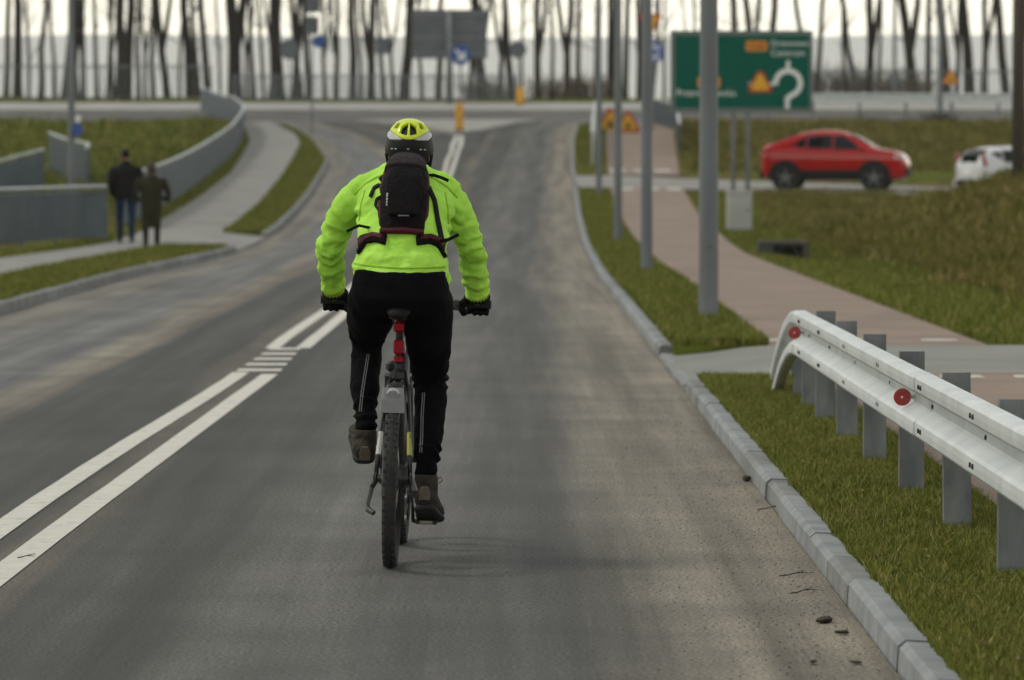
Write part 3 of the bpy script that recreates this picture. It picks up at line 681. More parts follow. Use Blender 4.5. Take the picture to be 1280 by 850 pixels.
# posts with sign backs, left of it
def back_sign(px_x, yy, items, label, hpost):
    x = px(px_x, 150, yy).x; t = thing('traffic_sign', (x, yy, zp(yy) + .10), label, 'traffic sign')
    mb = MB(); mb.cyl((0, 0, 0), (0, 0, hpost), .038, 12); obj('post', mb, POLE, t)
    for kind, dx, z, r, mat in items:
        m = MB()
        if kind == 'disc': disc(m, (dx, -.06, z), r, .02)
        elif kind == 'oct': m.prism([(r * math.cos(R(22.5 + 45 * k)), r * math.sin(R(22.5 + 45 * k))) for k in range(8)], .02, FACE((dx, -.06, z)))
        elif kind == 'tri': m.prism(tri(r, True), .02, FACE((dx, -.06, z)))
        else: m.bbox((dx, -.06, z), (r * 1.6, .02, r * 2), .004)
        o = obj('sign_plate', m, mat, t); b = MB(); b.box((dx * .5, -.03, z), (.28 + abs(dx), .05, .05)); obj('clamp', b, GALVP, o)
    return t
back_sign(390, 171, [('sq', 0, 4.25, .34, SIGNBACK), ('disc', .28, 3.62, .24, SIGNB), ('sq', .05, 3.55 + 1.55, .36, SIGNBACK)], 'sign post on the grass crescent with grey plates and a small blue disc', 5.6)
back_sign(362, 207, [('oct', 0, 2.55, .5, SIGNBACK)], 'grey octagonal sign back beyond the roundabout on the left', 3.1)
back_sign(478, 207, [('sq', 0, 2.7, .38, SIGNBACK)], 'small square grey sign back among the trunks left of the big panel', 3.0)
# yield + roundabout sign, right
x_ = px(816, 150, 176).x
t = thing('traffic_sign', (x_, 176, zp(176) + .12), 'yellow yield triangle above a blue round sign, behind the second lamp post', 'traffic sign')
mb = MB(); zz = lambda y: px(816, y, 176).z - zp(176) - .12
mb.cyl((0, 0, 0), (0, 0, zz(20)), .036, 12); obj('post', mb, POLE, t)
d = MB(); disc(d, (0, -.06, zz(65)), .44, .02); o = obj('sign_disc', d, M('sign_blue_pale', (.10, .16, .42), .5, (.12, .18, .44), 3), t)
for k in range(3):
    a0 = R(120 * k + 20); a = MB(); pts = [(.27 * math.cos(a0 + R(q)), .27 * math.sin(a0 + R(q))) for q in range(0, 81, 16)] + [(.19 * math.cos(a0 + R(q)), .19 * math.sin(a0 + R(q))) for q in range(80, -1, -16)]
    a.prism(pts, .006, FACE((0, -.075, zz(65)))); obj('arrow', a, WHITEP, o)
d = MB(); d.prism(tri(.5, True), .02, FACE((-.1, -.06, zz(27)))); o = obj('sign_triangle', d, SIGNR, t)
d = MB(); d.prism(tri(.36, True), .006, FACE((-.1, -.075, zz(27)))); obj('sign_face', d, SIGNY, o)
# roadworks triangles
def warn(px_x, py_base, yy, r, label, zbase, post=True):
    x = px(px_x, 150, yy).x; zc = px(px_x, py_base, yy).z
    t = thing('warning_sign', (x, yy, zbase), label, 'warning sign', 'yellow roadworks triangles')
    if post:
        m = MB(); m.cyl((0, .05, 0), (0, .05, zc - zbase + r), .025, 10); obj('post', m, POLE, t)
    d = MB(); d.prism(tri(r), .02, FACE((0, 0, zc - zbase + r * .5))); o = obj('sign_triangle', d, SIGNR, t)
    d = MB(); d.prism(tri(r * .74), .006, FACE((0, -.016, zc - zbase + r * .5))); obj('sign_face', d, SIGNY, o)
    m = MB(); m.prism([(-.05 * r, .25 * r), (.05 * r, .25 * r), (.12 * r, -.1 * r), (.3 * r, -.28 * r), (-.26 * r, -.28 * r), (-.1 * r, -.05 * r)], .006, FACE((0, -.022, zc - zbase + r * .5))); obj('pictogram', m, BLACKP, o)
warn(763, 163, 176, .60, 'left of two yellow roadworks triangles behind the third lamp post', zp(176) + .1)
warn(785, 164, 173, .52, 'right of two yellow roadworks triangles behind the third lamp post', zp(173) + .1)
warn(1188, 104, 200, .40, 'small yellow roadworks triangle beyond the far guardrail', zp(200))
# green direction board
gy = 118.0; ga = px(838, 38, gy); gb = px(1016, 141, gy); gc = (ga + gb) / 2
gw, gh = gb.x - ga.x, ga.z - gb.z
zb = terr(px(926, 244, gy).x, gy)
t = thing('direction_sign', (gc.x, gy, zb), 'large green direction board with white roundabout diagram', 'road sign')
L_ = lambda x, z: Vector((x - gc.x, 0, z - zb))
cz = gc.z - zb
m = MB(); m.bbox((0, 0, cz), (gw, .05, gh), .012); board = obj('board', m, M('sign_frame_grey', (.12, .145, .145), .5, (.14, .165, .165), 2), t)
m = MB(); m.bbox((0.01, -.028, cz), (gw - .22, .012, gh - .26), .004); fc = obj('green_face', m, SIGNG, board)
sx = lambda x: px(x, 90, gy).x - gc.x
sz = lambda y: px(930, y, gy).z - zb
f0 = -.040
def glyph(poly, mat, name, y=f0): m = MB(); m.prism(poly, .006, Matrix.Translation((0, y, 0)) @ Matrix.Rotation(R(90), 4, 'X')); return obj(name, m, mat, board)
def arc(cx, cz_, r, a0, a1, wd, n=18):
    A = [R(a0 + (a1 - a0) * k / n) for k in range(n + 1)]
    return [(cx + (r + wd / 2) * math.cos(a), cz_ + (r + wd / 2) * math.sin(a)) for a in A] + [(cx + (r - wd / 2) * math.cos(a), cz_ + (r - wd / 2) * math.sin(a)) for a in reversed(A)]
ccx, ccz = sx(985), sz(104); rr = .33
glyph(arc(ccx, ccz, rr, -72, 188, .135, 26), WHITEP, 'roundabout_arc')
def bar(x0, z0, x1, z1, wd):
    d = Vector((x1 - x0, z1 - z0)).normalized(); n = Vector((-d.y, d.x)) * wd / 2
    return [(x0 + n.x, z0 + n.y), (x0 - n.x, z0 - n.y), (x1 - n.x, z1 - n.y), (x1 + n.x, z1 + n.y)]
glyph(bar(ccx + .10, ccz - .30, ccx - .02, ccz - .42, .135), WHITEP, 'road_stem', f0 - .007)
glyph(bar(ccx - .02, ccz - .36, ccx - .02, ccz - .68, .12), WHITEP, 'road_stem', f0 - .014)
glyph(bar(ccx, ccz + .36, ccx, ccz + .60, .10), WHITEP, 'exit_arrow', f0 - .007)
glyph(bar(ccx - .36, ccz - .02, sx(936), ccz - .02, .085), WHITEP, 'exit_arrow', f0 - .007)
q = sx(950), sz(105)
glyph([(q[0] + x, q[1] + z) for x, z in tri(.36)], SIGNR, 'warning_triangle', f0 - .016)
glyph([(q[0] + x, q[1] + z) for x, z in tri(.27)], SIGNY, 'warning_triangle_face', f0 - .023)
def rrect(x0, x1, z0, z1, r=.06):
    out = []
    for cx, cz_, a in ((x1 - r, z1 - r, 0), (x0 + r, z1 - r, 90), (x0 + r, z0 + r, 180), (x1 - r, z0 + r, 270)):
        out += [(cx + r * math.cos(R(a + k * 30)), cz_ + r * math.sin(R(a + k * 30))) for k in range(4)]
    return out
glyph(rrect(sx(932), sx(959), sz(64), sz(51)), SIGNO, 'route_number_plate')
glyph(rrect(sx(872), sx(900), sz(110), sz(96)), SIGNO, 'route_number_plate')
for s, x, y, size, mt in (('Drzewowa m', 963, 57.5, .225, WHITEP), ('Centrum', 963, 70, .25, WHITEP), ('Przemyslowska', 845, 120, .26, WHITEP), ('2160', 936, 61.5, .2, BLACKP), ('216', 877, 107, .22, BLACKP)):
    me = text_mesh(s, size); o = obj('lettering', me, mt, board); o.rotation_euler = (R(90), 0, 0); o.location = (sx(x), f0 - .006, sz(y))
for x in (917, 935):
    m = MB(); m.cyl((sx(x), .07, -.15), (sx(x), .07, cz + gh / 2 - .1), .06, 12); obj('post', m, POLE, t)
for z in (cz - gh * .3, cz + gh * .3):
    m = MB(); m.box((0, .045, z), (gw - .2, .035, .09)); obj('crossbar', m, GALVP, t)
for x in (960, 975, 985):  # short rails of the far lattice seen beneath: board stiffener feet
    pass
# pale concrete cabinet below the board
p = px(924, 298, 88); zc = terr(p.x, 88)
t = thing('utility_cabinet', (p.x, 88, zc), 'pale grey utility cabinet on the grass below the green sign', 'cabinet')
CAB = M('cabinet_grey', (.40, .42, .41), .7, (.46, .47, .46), 3, 4)
m = MB(); m.bbox((0, 0, .42), (.50, .28, .74), .015); bd = obj('body', m, CAB, t)
m = MB(); m.bbox((0, 0, .03), (.54, .32, .10), .01); obj('plinth', m, CONC, t)
m = MB(); m.bbox((0, 0, .81), (.54, .33, .05), .015); obj('lid', m, CAB, t)
m = MB(); m.bbox((0, -.143, .42), (.44, .008, .64), .003); dr = obj('door', m, CAB, bd); m = MB(); m.bbox((.17, -.152, .45), (.03, .012, .09), .003)
obj('door_handle', m, GALVP, bd)
# culvert beside the path
cx0 = px(978, 320, 70).x
t = thing('culvert', (cx0, 70, zp(70)), 'low concrete culvert mouth with dark opening at the foot of the mound', 'culvert')
CUL = M('old_concrete', (.055, .053, .047), .9, (.095, .09, .08), 3, 6, .3, 20)
m = MB(); m.bbox((-.27, 0, .14), (.26, .4, .40), .02); obj('wing_wall', m, CUL, t)
m = MB(); m.bbox((.08, .02, .30), (.46, .44, .09), .02); obj('lintel', m, CUL, t)
m = MB(); m.bbox((.36, 0, .14), (.10, .4, .38), .02); obj('wing_wall', m, CUL, t)
m = MB(); m.lathe([(.17, -.02), (.17, .5), (.14, .5), (.14, -.02)], (.09, -.1, .10), 'y', 20, True); pi = obj('pipe', m, CUL, t, smooth=True)
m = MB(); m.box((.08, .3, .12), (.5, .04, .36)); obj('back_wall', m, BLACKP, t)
# small blue sign on the left lamp post
t = thing('traffic_sign', (-9.36, 94.85, 2.2), 'small blue and white round sign fixed to the left lamp post', 'traffic sign')
d = MB(); disc(d, (0, 0, .1), .15, .02, 24, (.75, -.66, 0)); o = obj('sign_disc', d, SIGNB, t)
d = MB(); d.bbox((.02, -.03, .33), (.11, .02, .14), .004); obj('upper_plate', d, WHITEP, t)
d = MB(); d.box((-.06, .05, .1), (.16, .05, .04)); obj('clamp', d, GALVP, t)
# ------------------------------------------------------------------ bare trees beyond the roundabout
BARK = M('bark', (.014, .011, .009), .95, (.028, .022, .017), 2.5, 6, .4, 18, stretch=(2, 2, .4))
BARK2 = M('bark_grey', (.022, .019, .015), .95, (.040, .034, .028), 2.0, 6, .4, 18, stretch=(2, 2, .4))
def ordinal(n):
    w_ = ['zeroth', 'first', 'second', 'third', 'fourth', 'fifth', 'sixth', 'seventh', 'eighth', 'ninth', 'tenth', 'eleventh', 'twelfth', 'thirteenth', 'fourteenth', 'fifteenth', 'sixteenth', 'seventeenth', 'eighteenth', 'nineteenth', 'twentieth']
    if n <= 20: return w_[n]
    tens = {20: 'twenty', 30: 'thirty', 40: 'forty', 50: 'fifty', 60: 'sixty', 70: 'seventy', 80: 'eighty', 90: 'ninety'}
    return (tens[n // 10 * 10] + '-' + w_[n % 10]) if n % 10 else {30: 'thirtieth', 40: 'fortieth', 50: 'fiftieth', 60: 'sixtieth', 70: 'seventieth', 80: 'eightieth', 90: 'ninetieth'}[n]
# (x at base, x at frame top, trunk width in px, forked)
TR = [(-14, -16, 8, 0), (22, 19, 7, 0), (36, 33, 5, 0), (51, 50, 7, 0), (69, 66, 6, 0), (84, 85, 11, 0), (104, 100, 5, 0), (121, 122, 7, 0), (134, 137, 4, 0), (150, 145, 12, 0), (158, 160, 11, 0), (173, 172, 6, 0), (191, 189, 8, 0), (209, 203, 9, 1), (224, 228, 4, 0), (238, 236, 7, 0), (260, 256, 9, 0), (276, 274, 5, 0), (294, 293, 13, 1), (316, 318, 6, 0), (330, 332, 5, 0), (347, 346, 13, 0), (367, 366, 10, 0), (386, 383, 6, 0),
      (406, 409, 5, 0), (441, 440, 6, 0), (464, 466, 8, 0), (480, 477, 6, 0), (505, 504, 8, 0), (528, 530, 5, 0), (548, 546, 6, 0), (588, 590, 6, 0), (606, 605, 8, 0), (624, 622, 8, 0), (640, 636, 11, 0), (672, 668, 11, 1), (708, 706, 8, 0), (722, 727, 7, 0), (744, 743, 5, 0), (764, 770, 8, 0), (781, 779, 6, 0), (800, 798, 8, 0), (830, 833, 5, 0), (862, 861, 5, 0), (890, 888, 5, 0), (918, 915, 6, 0), (940, 938, 6, 0), (961, 963, 6, 0), (1012, 993, 7, 0), (1020, 1024, 6, 0),
      (1072, 1049, 9, 0), (1087, 1080, 9, 1), (1143, 1126, 8, 0), (1160, 1155, 7, 0), (1184, 1177, 8, 0), (1213, 1202, 8, 0), (1231, 1230, 7, 0), (1258, 1252, 7, 0), (1294, 1290, 9, 0)]
_r = random.Random(44)
TR += [(q, q + _r.uniform(-14, 14), _r.uniform(3, 6), int(_r.random() < .3)) for q in (8, 97, 141, 182, 248, 308, 338, 377, 420, 452, 492, 598, 652, 690, 815, 1058, 1100, 1196)]
TR.sort()
def branch(mb, p, d, ln, r, depth, rr, seg=4, n=5):
    pts = [p.copy()]; rad = [r]; q = p.copy(); d = d.normalized(); out = []
    for k in range(seg):
        d = (d + Vector((rr.uniform(-.16, .16), rr.uniform(-.16, .16), rr.uniform(-.02, .14)))).normalized()
        q = q + d * (ln / seg); pts.append(q.copy()); rad.append(max(.006, r * (1 - .82 * (k + 1) / seg))); out.append((q.copy(), d.copy(), rad[-1]))
    mb.loft(pts, rad, n if depth > 0 else 3, cap=False)
    if depth > 0:
        for (b, dd, r_) in out:
            for _ in range(2):
                s = Vector((rr.uniform(-1, 1), rr.uniform(-1, 1), rr.uniform(.1, .9)))
                branch(mb, b, dd * .6 + s * .75, ln * rr.uniform(.35, .6), max(.008, r_ * .6), depth - 1, rr, 3, 4)
for i, (xb, xt, wpx, fork) in enumerate(TR):
    rr = random.Random(100 + i); yy = rr.choice((216, 222, 229, 238, 246, 256)) if i not in () else 220
    s = FPX / yy; zb_ = zp(yy) + .08; p0 = px(xb, 128, yy); p1 = px(xt + rr.uniform(-9, 9), 0, yy); fork = fork or rr.random() < .28
    base = Vector((p0.x, yy, zb_)); topf = Vector((p1.x, yy, p1.z)) - base
    r0 = max(.09, wpx / s / 2 * 1.12 * rr.choice((.72, .9, 1.0, 1.15, 1.45))); Ht = rr.uniform(17, 21)
    lean = topf / topf.z
    t = thing('bare_tree', base, 'bare leafless tree, %s from the left in the row beyond the roundabout' % ordinal(i + 1), 'tree', 'bare trees along the skyline')
    tm = MB(); hs = [-.1, .15, .8, 2.5, 4.5, 6.5, 8.5, 10.5, 13, 15.5, Ht]; wob = [Vector((rr.uniform(-.09, .09), rr.uniform(-.1, .1), 0)) if 1 < h < 16 else Vector((0, 0, 0)) for h in hs]
    path = [Vector((lean.x * h, rr.uniform(-.05, .05) * h * .1, h)) + w_ for h, w_ in zip(hs, wob)]
    taper = lambda h: r0 * max(.12, (1 - .62 * (h / Ht) ** 1.1))
    tm.loft(path, [r0 * 1.5, r0 * 1.22, r0 * 1.05] + [taper(h) for h in hs[3:]], 9)
    if fork:
        b = path[3]; fx = 1 if lean.x <= 0 else -1
        tm.loft([b - Vector((0, 0, .3)), b + Vector((fx * .22, .05, .8)), b + Vector((fx * .45, .1, 2.4)), b + Vector((fx * .6, .1, 5.5)), b + Vector((fx * .9, .2, 10))], [r0 * .75, r0 * .72, r0 * .62, r0 * .5, r0 * .25], 8)
    obj('trunk', tm, BARK if i % 3 else BARK2, t, smooth=True)
    cm = MB()
    def tp(h): return Vector((np.interp(h, hs, [p.x for p in path]), np.interp(h, hs, [p.y for p in path]), h))
    for k in range(rr.randint(9, 12)):
        h = rr.uniform(7.2, Ht - .6); a = rr.uniform(0, 6.28)
        branch(cm, tp(h), Vector((math.cos(a), math.sin(a), rr.uniform(.35, 1.1))), rr.uniform(1.6, 3.6), taper(h) * .42, 1, rr)
    for k in range(rr.randint(5, 11)):     # a few low shoots and dead stubs
        h = rr.uniform(2.5, 10); a = rr.uniform(0, 6.28)
        branch(cm, tp(h), Vector((math.cos(a), math.sin(a), rr.uniform(.3, 1.4))), rr.uniform(.7, 2.6), .03, 1 if rr.random() < .6 else 0, rr, 4, 4)
    obj('crown', cm, BARK2, t)
# brown leafless scrub
TWIG = M('twig_brown', (.105, .078, .05), .95, (.15, .115, .075), 1.5, 4)
def shrub(x, y, r, h, label, n=170, mat=TWIG):
    t = thing('shrub', (x, y, zp(y) + .05), label, 'shrub', 'leafless brown shrubs'); rr = random.Random(int(x * 31 + y)); m = MB(); m2 = MB()
    for k in range(n):
        a = rr.uniform(0, 6.28); q = rr.random() ** .6; b = Vector((math.cos(a) * r * q * .75, math.sin(a) * r * q * .5, -.05)); hh = h * rr.uniform(.5, 1) * (1 - .35 * q)
        e = b + Vector((rr.uniform(-.4, .4) + math.cos(a) * .3, rr.uniform(-.3, .3), hh))
        (m if k % 4 == 0 else m2).loft([b, b.lerp(e, .5) + Vector((rr.uniform(-.1, .1), rr.uniform(-.1, .1), 0)), e], [.02, .014, .006], 3, cap=False)
        for _ in range(3):
            f = b.lerp(e, rr.uniform(.4, .95)); m2.loft([f, f + Vector((rr.uniform(-.4, .4), rr.uniform(-.4, .4), rr.uniform(.05, .5)))], [.010, .004], 3, cap=False)
    obj('stems', m, BARK, t); obj('twigs', m2, mat, t)
sh = [(px(x, 130, y).x, y, r, h) for x, y, r, h in ((690, 226, 1.9, 1.5), (738, 230, 1.8, 1.7), (610, 228, 1.7, 1.3), (1040, 222, 2.0, 2.2), (1085, 228, 2.0, 2.3), (1135, 224, 1.8, 1.9), (1000, 232, 1.8, 2.0))]
for (x, y, r, h), lb in zip(sh, ('brown leafless shrub under the trunks right of the far bollard', 'brown leafless shrub left of the farthest lamp post', 'brown leafless shrub right of the large grey sign back', 'brown leafless shrub just right of the green board', 'tallest brown shrub beneath the forked tree at right', 'brown leafless shrub beneath the slanting tree at right', 'brown leafless shrub showing behind the green board')):
    shrub(x, y, r, h, lb)
shrub(px(1172, 150, 184).x, 184.0, .55, .35, 'low dark tuft at the foot of the far bank lamp post', 90, BARK)

# ------------------------------------------------------------------ grass blades (uncountable: one object for each lawn)
def blade_mat(name, dark, mid, straw):
    m = bpy.data.materials.new(name); m.use_nodes = True; N = m.node_tree.nodes; L = m.node_tree.links
    b = N['Principled BSDF']; b.inputs['Roughness'].default_value = .7; b.inputs['Specular IOR Level'].default_value = .04
    a = N.new('ShaderNodeAttribute'); a.attribute_name = 'tint'
    r = N.new('ShaderNodeValToRGB'); e = r.color_ramp.elements
    e[0].position = 0; e[0].color = (*dark, 1); e[1].position = 1; e[1].color = (*straw, 1); k = e.new(.55); k.color = (*mid, 1)
    L.new(a.outputs['Fac'], r.inputs[0]); L.new(r.outputs[0], b.inputs['Base Color'])
    b.inputs['Subsurface Weight'].default_value = 0
    return m
BL = blade_mat('grass_blade', (.080, .102, .016), (.175, .205, .036), (.36, .30, .12))
BLD = blade_mat('grass_blade_dry', (.085, .096, .018), (.150, .152, .034), (.28, .21, .09))
def blades(name, P, H, W, mat, label, lean=.45, tintbias=0.0):
    n = len(P); ang = rng.uniform(0, 2 * np.pi, n); la = rng.uniform(0, 2 * np.pi, n); ln = rng.uniform(.05, lean, n) * H
    d = np.stack([np.cos(ang), np.sin(ang), np.zeros(n)], 1) * W[:, None] / 2; l = np.stack([np.cos(la) * ln, np.sin(la) * ln, np.zeros(n)], 1)
    up = np.array([0, 0, 1.0]); v = np.empty((n, 5, 3))
    v[:, 0] = P - d; v[:, 1] = P + d
    mid = P + l * .35 + up * H[:, None] * .6; v[:, 2] = mid - d * .75; v[:, 3] = mid + d * .75; v[:, 4] = P + l + up * H[:, None]
    me = bpy.data.meshes.new(name); me.vertices.add(n * 5); me.vertices.foreach_set('co', v.reshape(-1).astype(np.float32))
    i = np.arange(n)[:, None] * 5; loops = np.concatenate([i + np.array([0, 1, 3, 2]), i + np.array([2, 3, 4])], 1).reshape(-1)
    me.loops.add(n * 7); me.loops.foreach_set('vertex_index', loops.astype(np.int32))
    ls = np.stack([np.arange(n) * 7, np.arange(n) * 7 + 4], 1).reshape(-1); me.polygons.add(n * 2); me.polygons.foreach_set('loop_start', ls.astype(np.int32))
    me.update(calc_edges=True)
    patch = np.array([mnoise.noise(Vector((p[0] * .9, p[1] * .35, 1.7))) for p in P[::5]]); patch = np.repeat(patch, 5)[:n]
    t = np.clip(rng.beta(2, 3, n) + patch * (.75 if mat is BLD else .45) + tintbias, 0, 1); dry = rng.random(n) < .15; t[dry] = rng.uniform(.75, 1, dry.sum())
    at = me.attributes.new('tint', 'FLOAT', 'POINT'); at.data.foreach_set('value', np.repeat(t, 5).astype(np.float32))
    me.validate()
    return obj(name, me, mat, kind='stuff', label=label, fix=False)
def lawn(l, r, y0, y1, n, h, wd, mat, label, off=.10, edge=0.0, power=1.0, zf=None, tb=0.0, lean=.45, tuss=0.0):
    y = y0 + (y1 - y0) * rng.random(n) ** power; yy = np.linspace(y0, y1, 400)
    a = np.interp(y, yy, [l(q) for q in yy]) - edge; b = np.interp(y, yy, [r(q) for q in yy]) + edge
    x = a + (b - a) * rng.random(n)
    if tuss:
        keep = np.array([mnoise.noise(Vector((float(p) * 1.5, float(q) * 1.1, 7.7))) for p, q in zip(x, y)]) > rng.uniform(-tuss, tuss, n); x, y = x[keep], y[keep]; n = len(x)
    if zf is None: z = np.interp(y, yy, [zp(q) for q in yy]) + off
    else: z = np.array([zf(float(p), float(q)) for p, q in zip(x, y)])
    tuft = np.array([mnoise.noise(Vector((p * 2.6, q * 2.6, .3))) for p, q in zip(x[::3], y[::3])]); tuft = np.repeat(tuft, 3)[:n]
    tuft = np.concatenate([tuft, np.zeros(n - len(tuft))]) if len(tuft) < n else tuft
    H = h * rng.uniform(.55, 1.25, n) * (1 + .55 * tuft); W = wd * rng.uniform(.7, 1.3, n)
    return blades('grass', np.stack([x, y, z], 1), H, W, mat, label, lean, tb)
ve = lambda y: xr(y) + kw
lawn(lambda y: ve(y) - .006 - .020 * max(0, mnoise.noise(Vector((y * 2.6, 2.0, 0))) + .5 * mnoise.noise(Vector((y * 9, 4.0, 0)))), prl, 11.5, 30.4, 170000, .043, .0050, BL, 'short green grass growing round the guardrail posts', power=1.15, edge=.008, lean=.85, off=.082)
lawn(ve, prl, 35.3, 120, 60000, .07, .014, BL, 'grass growing on the lamp post verge', power=1.6, tb=-.05)
lawn(ve, prl, 132.5, 182, 9000, .09, .03, BL, 'grass growing on the far short verge')
lawn(plr, lambda y: xl(y) - kw, 40, 77.3, 40000, .07, .014, BL, 'grass growing on the strip by the left kerb', tb=-.05)
lawn(plr, lambda y: xl(y) - kw, 87.4, 180, 50000, .09, .022, BL, 'grass growing on the left crescent', tb=-.05)
lawn(lambda y: pll(y) - .55, lambda y: pll(y) - .02, 55, 182, 14000, .09, .02, BL, 'grass growing along the foot of the left railing')
lawn(prr, lambda y: prr(y) + 1.6, 35.6, 117, 60000, .09, .016, BL, 'grass growing along the right edge of the cycle path', zf=terr, tb=-.05)
lawn(lambda y: prr(y) + 1.6, lambda y: min(4 + y * .075, 14), 35.6, 117, 150000, .17, .022, BLD, 'rough dry grass covering the mound on the right', zf=terr, tb=.10, tuss=.35, lean=.9)
lawn(lambda y: prr(y) + .1, lambda y: 27, 135, 184, 70000, .26, .05, BLD, 'rough grass on the bank behind the cars', zf=terr, tuss=.35, lean=.9)
lawn(lambda y: -26, lambda y: pll(y) - 1.2, 100, 184, 90000, .26, .05, BL, 'rough grass on the slope behind the left railing', zf=terr, tb=-.08, tuss=.35, lean=.9)
def tussocks(x0, x1, y0, y1, nc, h, wd, label, tb=0.0, per=70, sp=.22, ok=lambda x, y: True, mat=None):
    P_, H_ = [], []
    while len(P_) < nc:
        x, y = random.uniform(*x0(y0) if callable(x0) else (x0, x1)), random.uniform(y0, y1)
        if not ok(x, y): continue
        s = random.uniform(.5, 1.3); q = rng.normal(0, sp * s, (per, 2)); r2 = (q ** 2).sum(1) / (sp * s) ** 2
        z = np.array([terr(x + a, y + b) for a, b in q[::7]]).repeat(7)[:per]; z = np.concatenate([z, np.full(per - len(z), z[-1])])
        P_.append(np.stack([x + q[:, 0], y + q[:, 1], z - .01], 1)); H_.append(h * s * np.exp(-r2 * .22) * rng.uniform(.6, 1.2, per))
    P_ = np.concatenate(P_); H_ = np.concatenate(H_)
    blades('grass', P_, H_, np.full(len(P_), wd), mat or BLD, label, 1.1, tb)

tussocks(4.6, 11, 50, 100, 420, .18, .028, 'dry grass tussocks on the mound at the right', .12, ok=lambda x, y: x > 5.2 + .9 * mnoise.noise(Vector((y * .2, 0, 0))) and x < .128 * y)
tussocks(-24, -9.5, 98, 182, 330, .45, .06, 'grass tussocks on the slope behind the left railing', 0, sp=.5, ok=lambda x, y: x < pll(y) - 1.5, mat=BL)
tussocks(7, 26, 134, 182, 300, .45, .06, 'grass tussocks on the bank behind the cars', .1, sp=.5, ok=lambda x, y: y > sidec(x) + 7)
# twigs, clods and leaves swept along the right kerb
DIRT = M('dirt_clod', (.035, .028, .022), .95, (.06, .048, .036), 30, 4, .5, 90)
def clod(px_x, px_y, s, label, flat=.34):
    Y = FPX * CAM_H / (px_y - 205); x = (px_x - 640) / FPX * Y; m = MB(); rr = random.Random(px_x)
    m.ball((0, 0, s * flat * .5), (s * 1.5, s * .8, s * flat), 10, 7)
    m.v = [tuple(Vector(v) * (1 + .45 * mnoise.noise(Vector(v) * (1.6 / s) + Vector((px_x, 0, 0))))) for v in m.v]
    o = obj('dirt_clod', m, DIRT, smooth=False, label=label, cat='dirt clod', group='clods along the right kerb'); o.location = (x, Y, .006); o.rotation_euler[2] = rr.uniform(0, 3)
clod(1032, 780, .030, 'largest dark clod of dirt near the right kerb at the bottom')
clod(1055, 795, .018, 'small dirt clod just right of the largest one')
clod(1018, 832, .014, 'dirt clod at the bottom edge of the picture near the kerb')
clod(934, 602, .028, 'dark clump of dirt pressed against the kerb halfway along', .5)
clod(1072, 833, .016, 'tiny dirt crumb closest to the kerb at the bottom')
clod(890, 510, .022, 'dirt crumbs on the dusty edge below the guardrail end')
for i, (a, b, lb) in enumerate((((975, 724), (1018, 720), 'longest dry twig lying on the dusty road edge'), ((990, 746), (1024, 741), 'thin dry twig just below the longest one'), ((948, 640), (985, 636), 'thin dry twig on the road edge by the kerb, farther up'), ((20, 701), (42, 699), 'small dark twig lying on the white centre line'))):
    f = lambda q: Vector(((q[0] - 640) / FPX * FPX * CAM_H / (q[1] - 205), FPX * CAM_H / (q[1] - 205), .009))
    A, B = f(a), f(b); m = MB(); mid = A.lerp(B, .5) + Vector((0, .02, .004)); c0 = A.copy()
    m.loft([A - c0, A.lerp(B, .25) - c0 + Vector((0, -.012, .002)), mid - c0, B - c0], [.0025, .0025, .002, .001], 6); m.loft([mid - c0, mid - c0 + Vector((.03, .03, .006))], [.002, .001], 5)
    o = obj('twig', m, DIRT, label=lb, cat='twig', group='dry twigs on the road'); o.location = c0
n = 1800; gy_ = 12.2 + 18 * rng.random(n) ** 1.3; gx_ = 1.14 - np.abs(rng.normal(0, .30, n)); gm = MB()
for a, b in zip(gx_, gy_):
    if a < -.2: continue
    s = random.uniform(.0015, .004); gm.add([(a - s, b, .002), (a, b - s, .002), (a + s, b, .002), (a, b + s, .002), (a, b, .002 + s)], [(0, 1, 4), (1, 2, 4), (2, 3, 4), (3, 0, 4)])
lf = MB()
for k in range(260):      # dead leaves and straw lying in the verge
    x, y = random.uniform(1.33, 2.02), 12 + 18 * random.random() ** 1.4; a = random.uniform(0, 6.28); l, w2 = random.uniform(.012, .04), random.uniform(.004, .011); z = .082 + random.uniform(.012, .045)
    c, s = math.cos(a), math.sin(a); q = [(l, 0, 0), (0, w2, .004), (-l, 0, .002), (0, -w2, .004)]; lf.add([(x + u * c - v * s, y + u * s + v * c, z + h) for u, v, h in q], [(0, 1, 2), (0, 2, 3)])
obj('leaf_litter', lf, M('dead_leaf', (.16, .10, .05), .9, (.24, .17, .09), 8, 3), kind='stuff', label='dead leaves and straw lying in the guardrail verge')
obj('grit', gm, DIRT, kind='stuff', label='loose grit scattered on the dusty edge of the street')
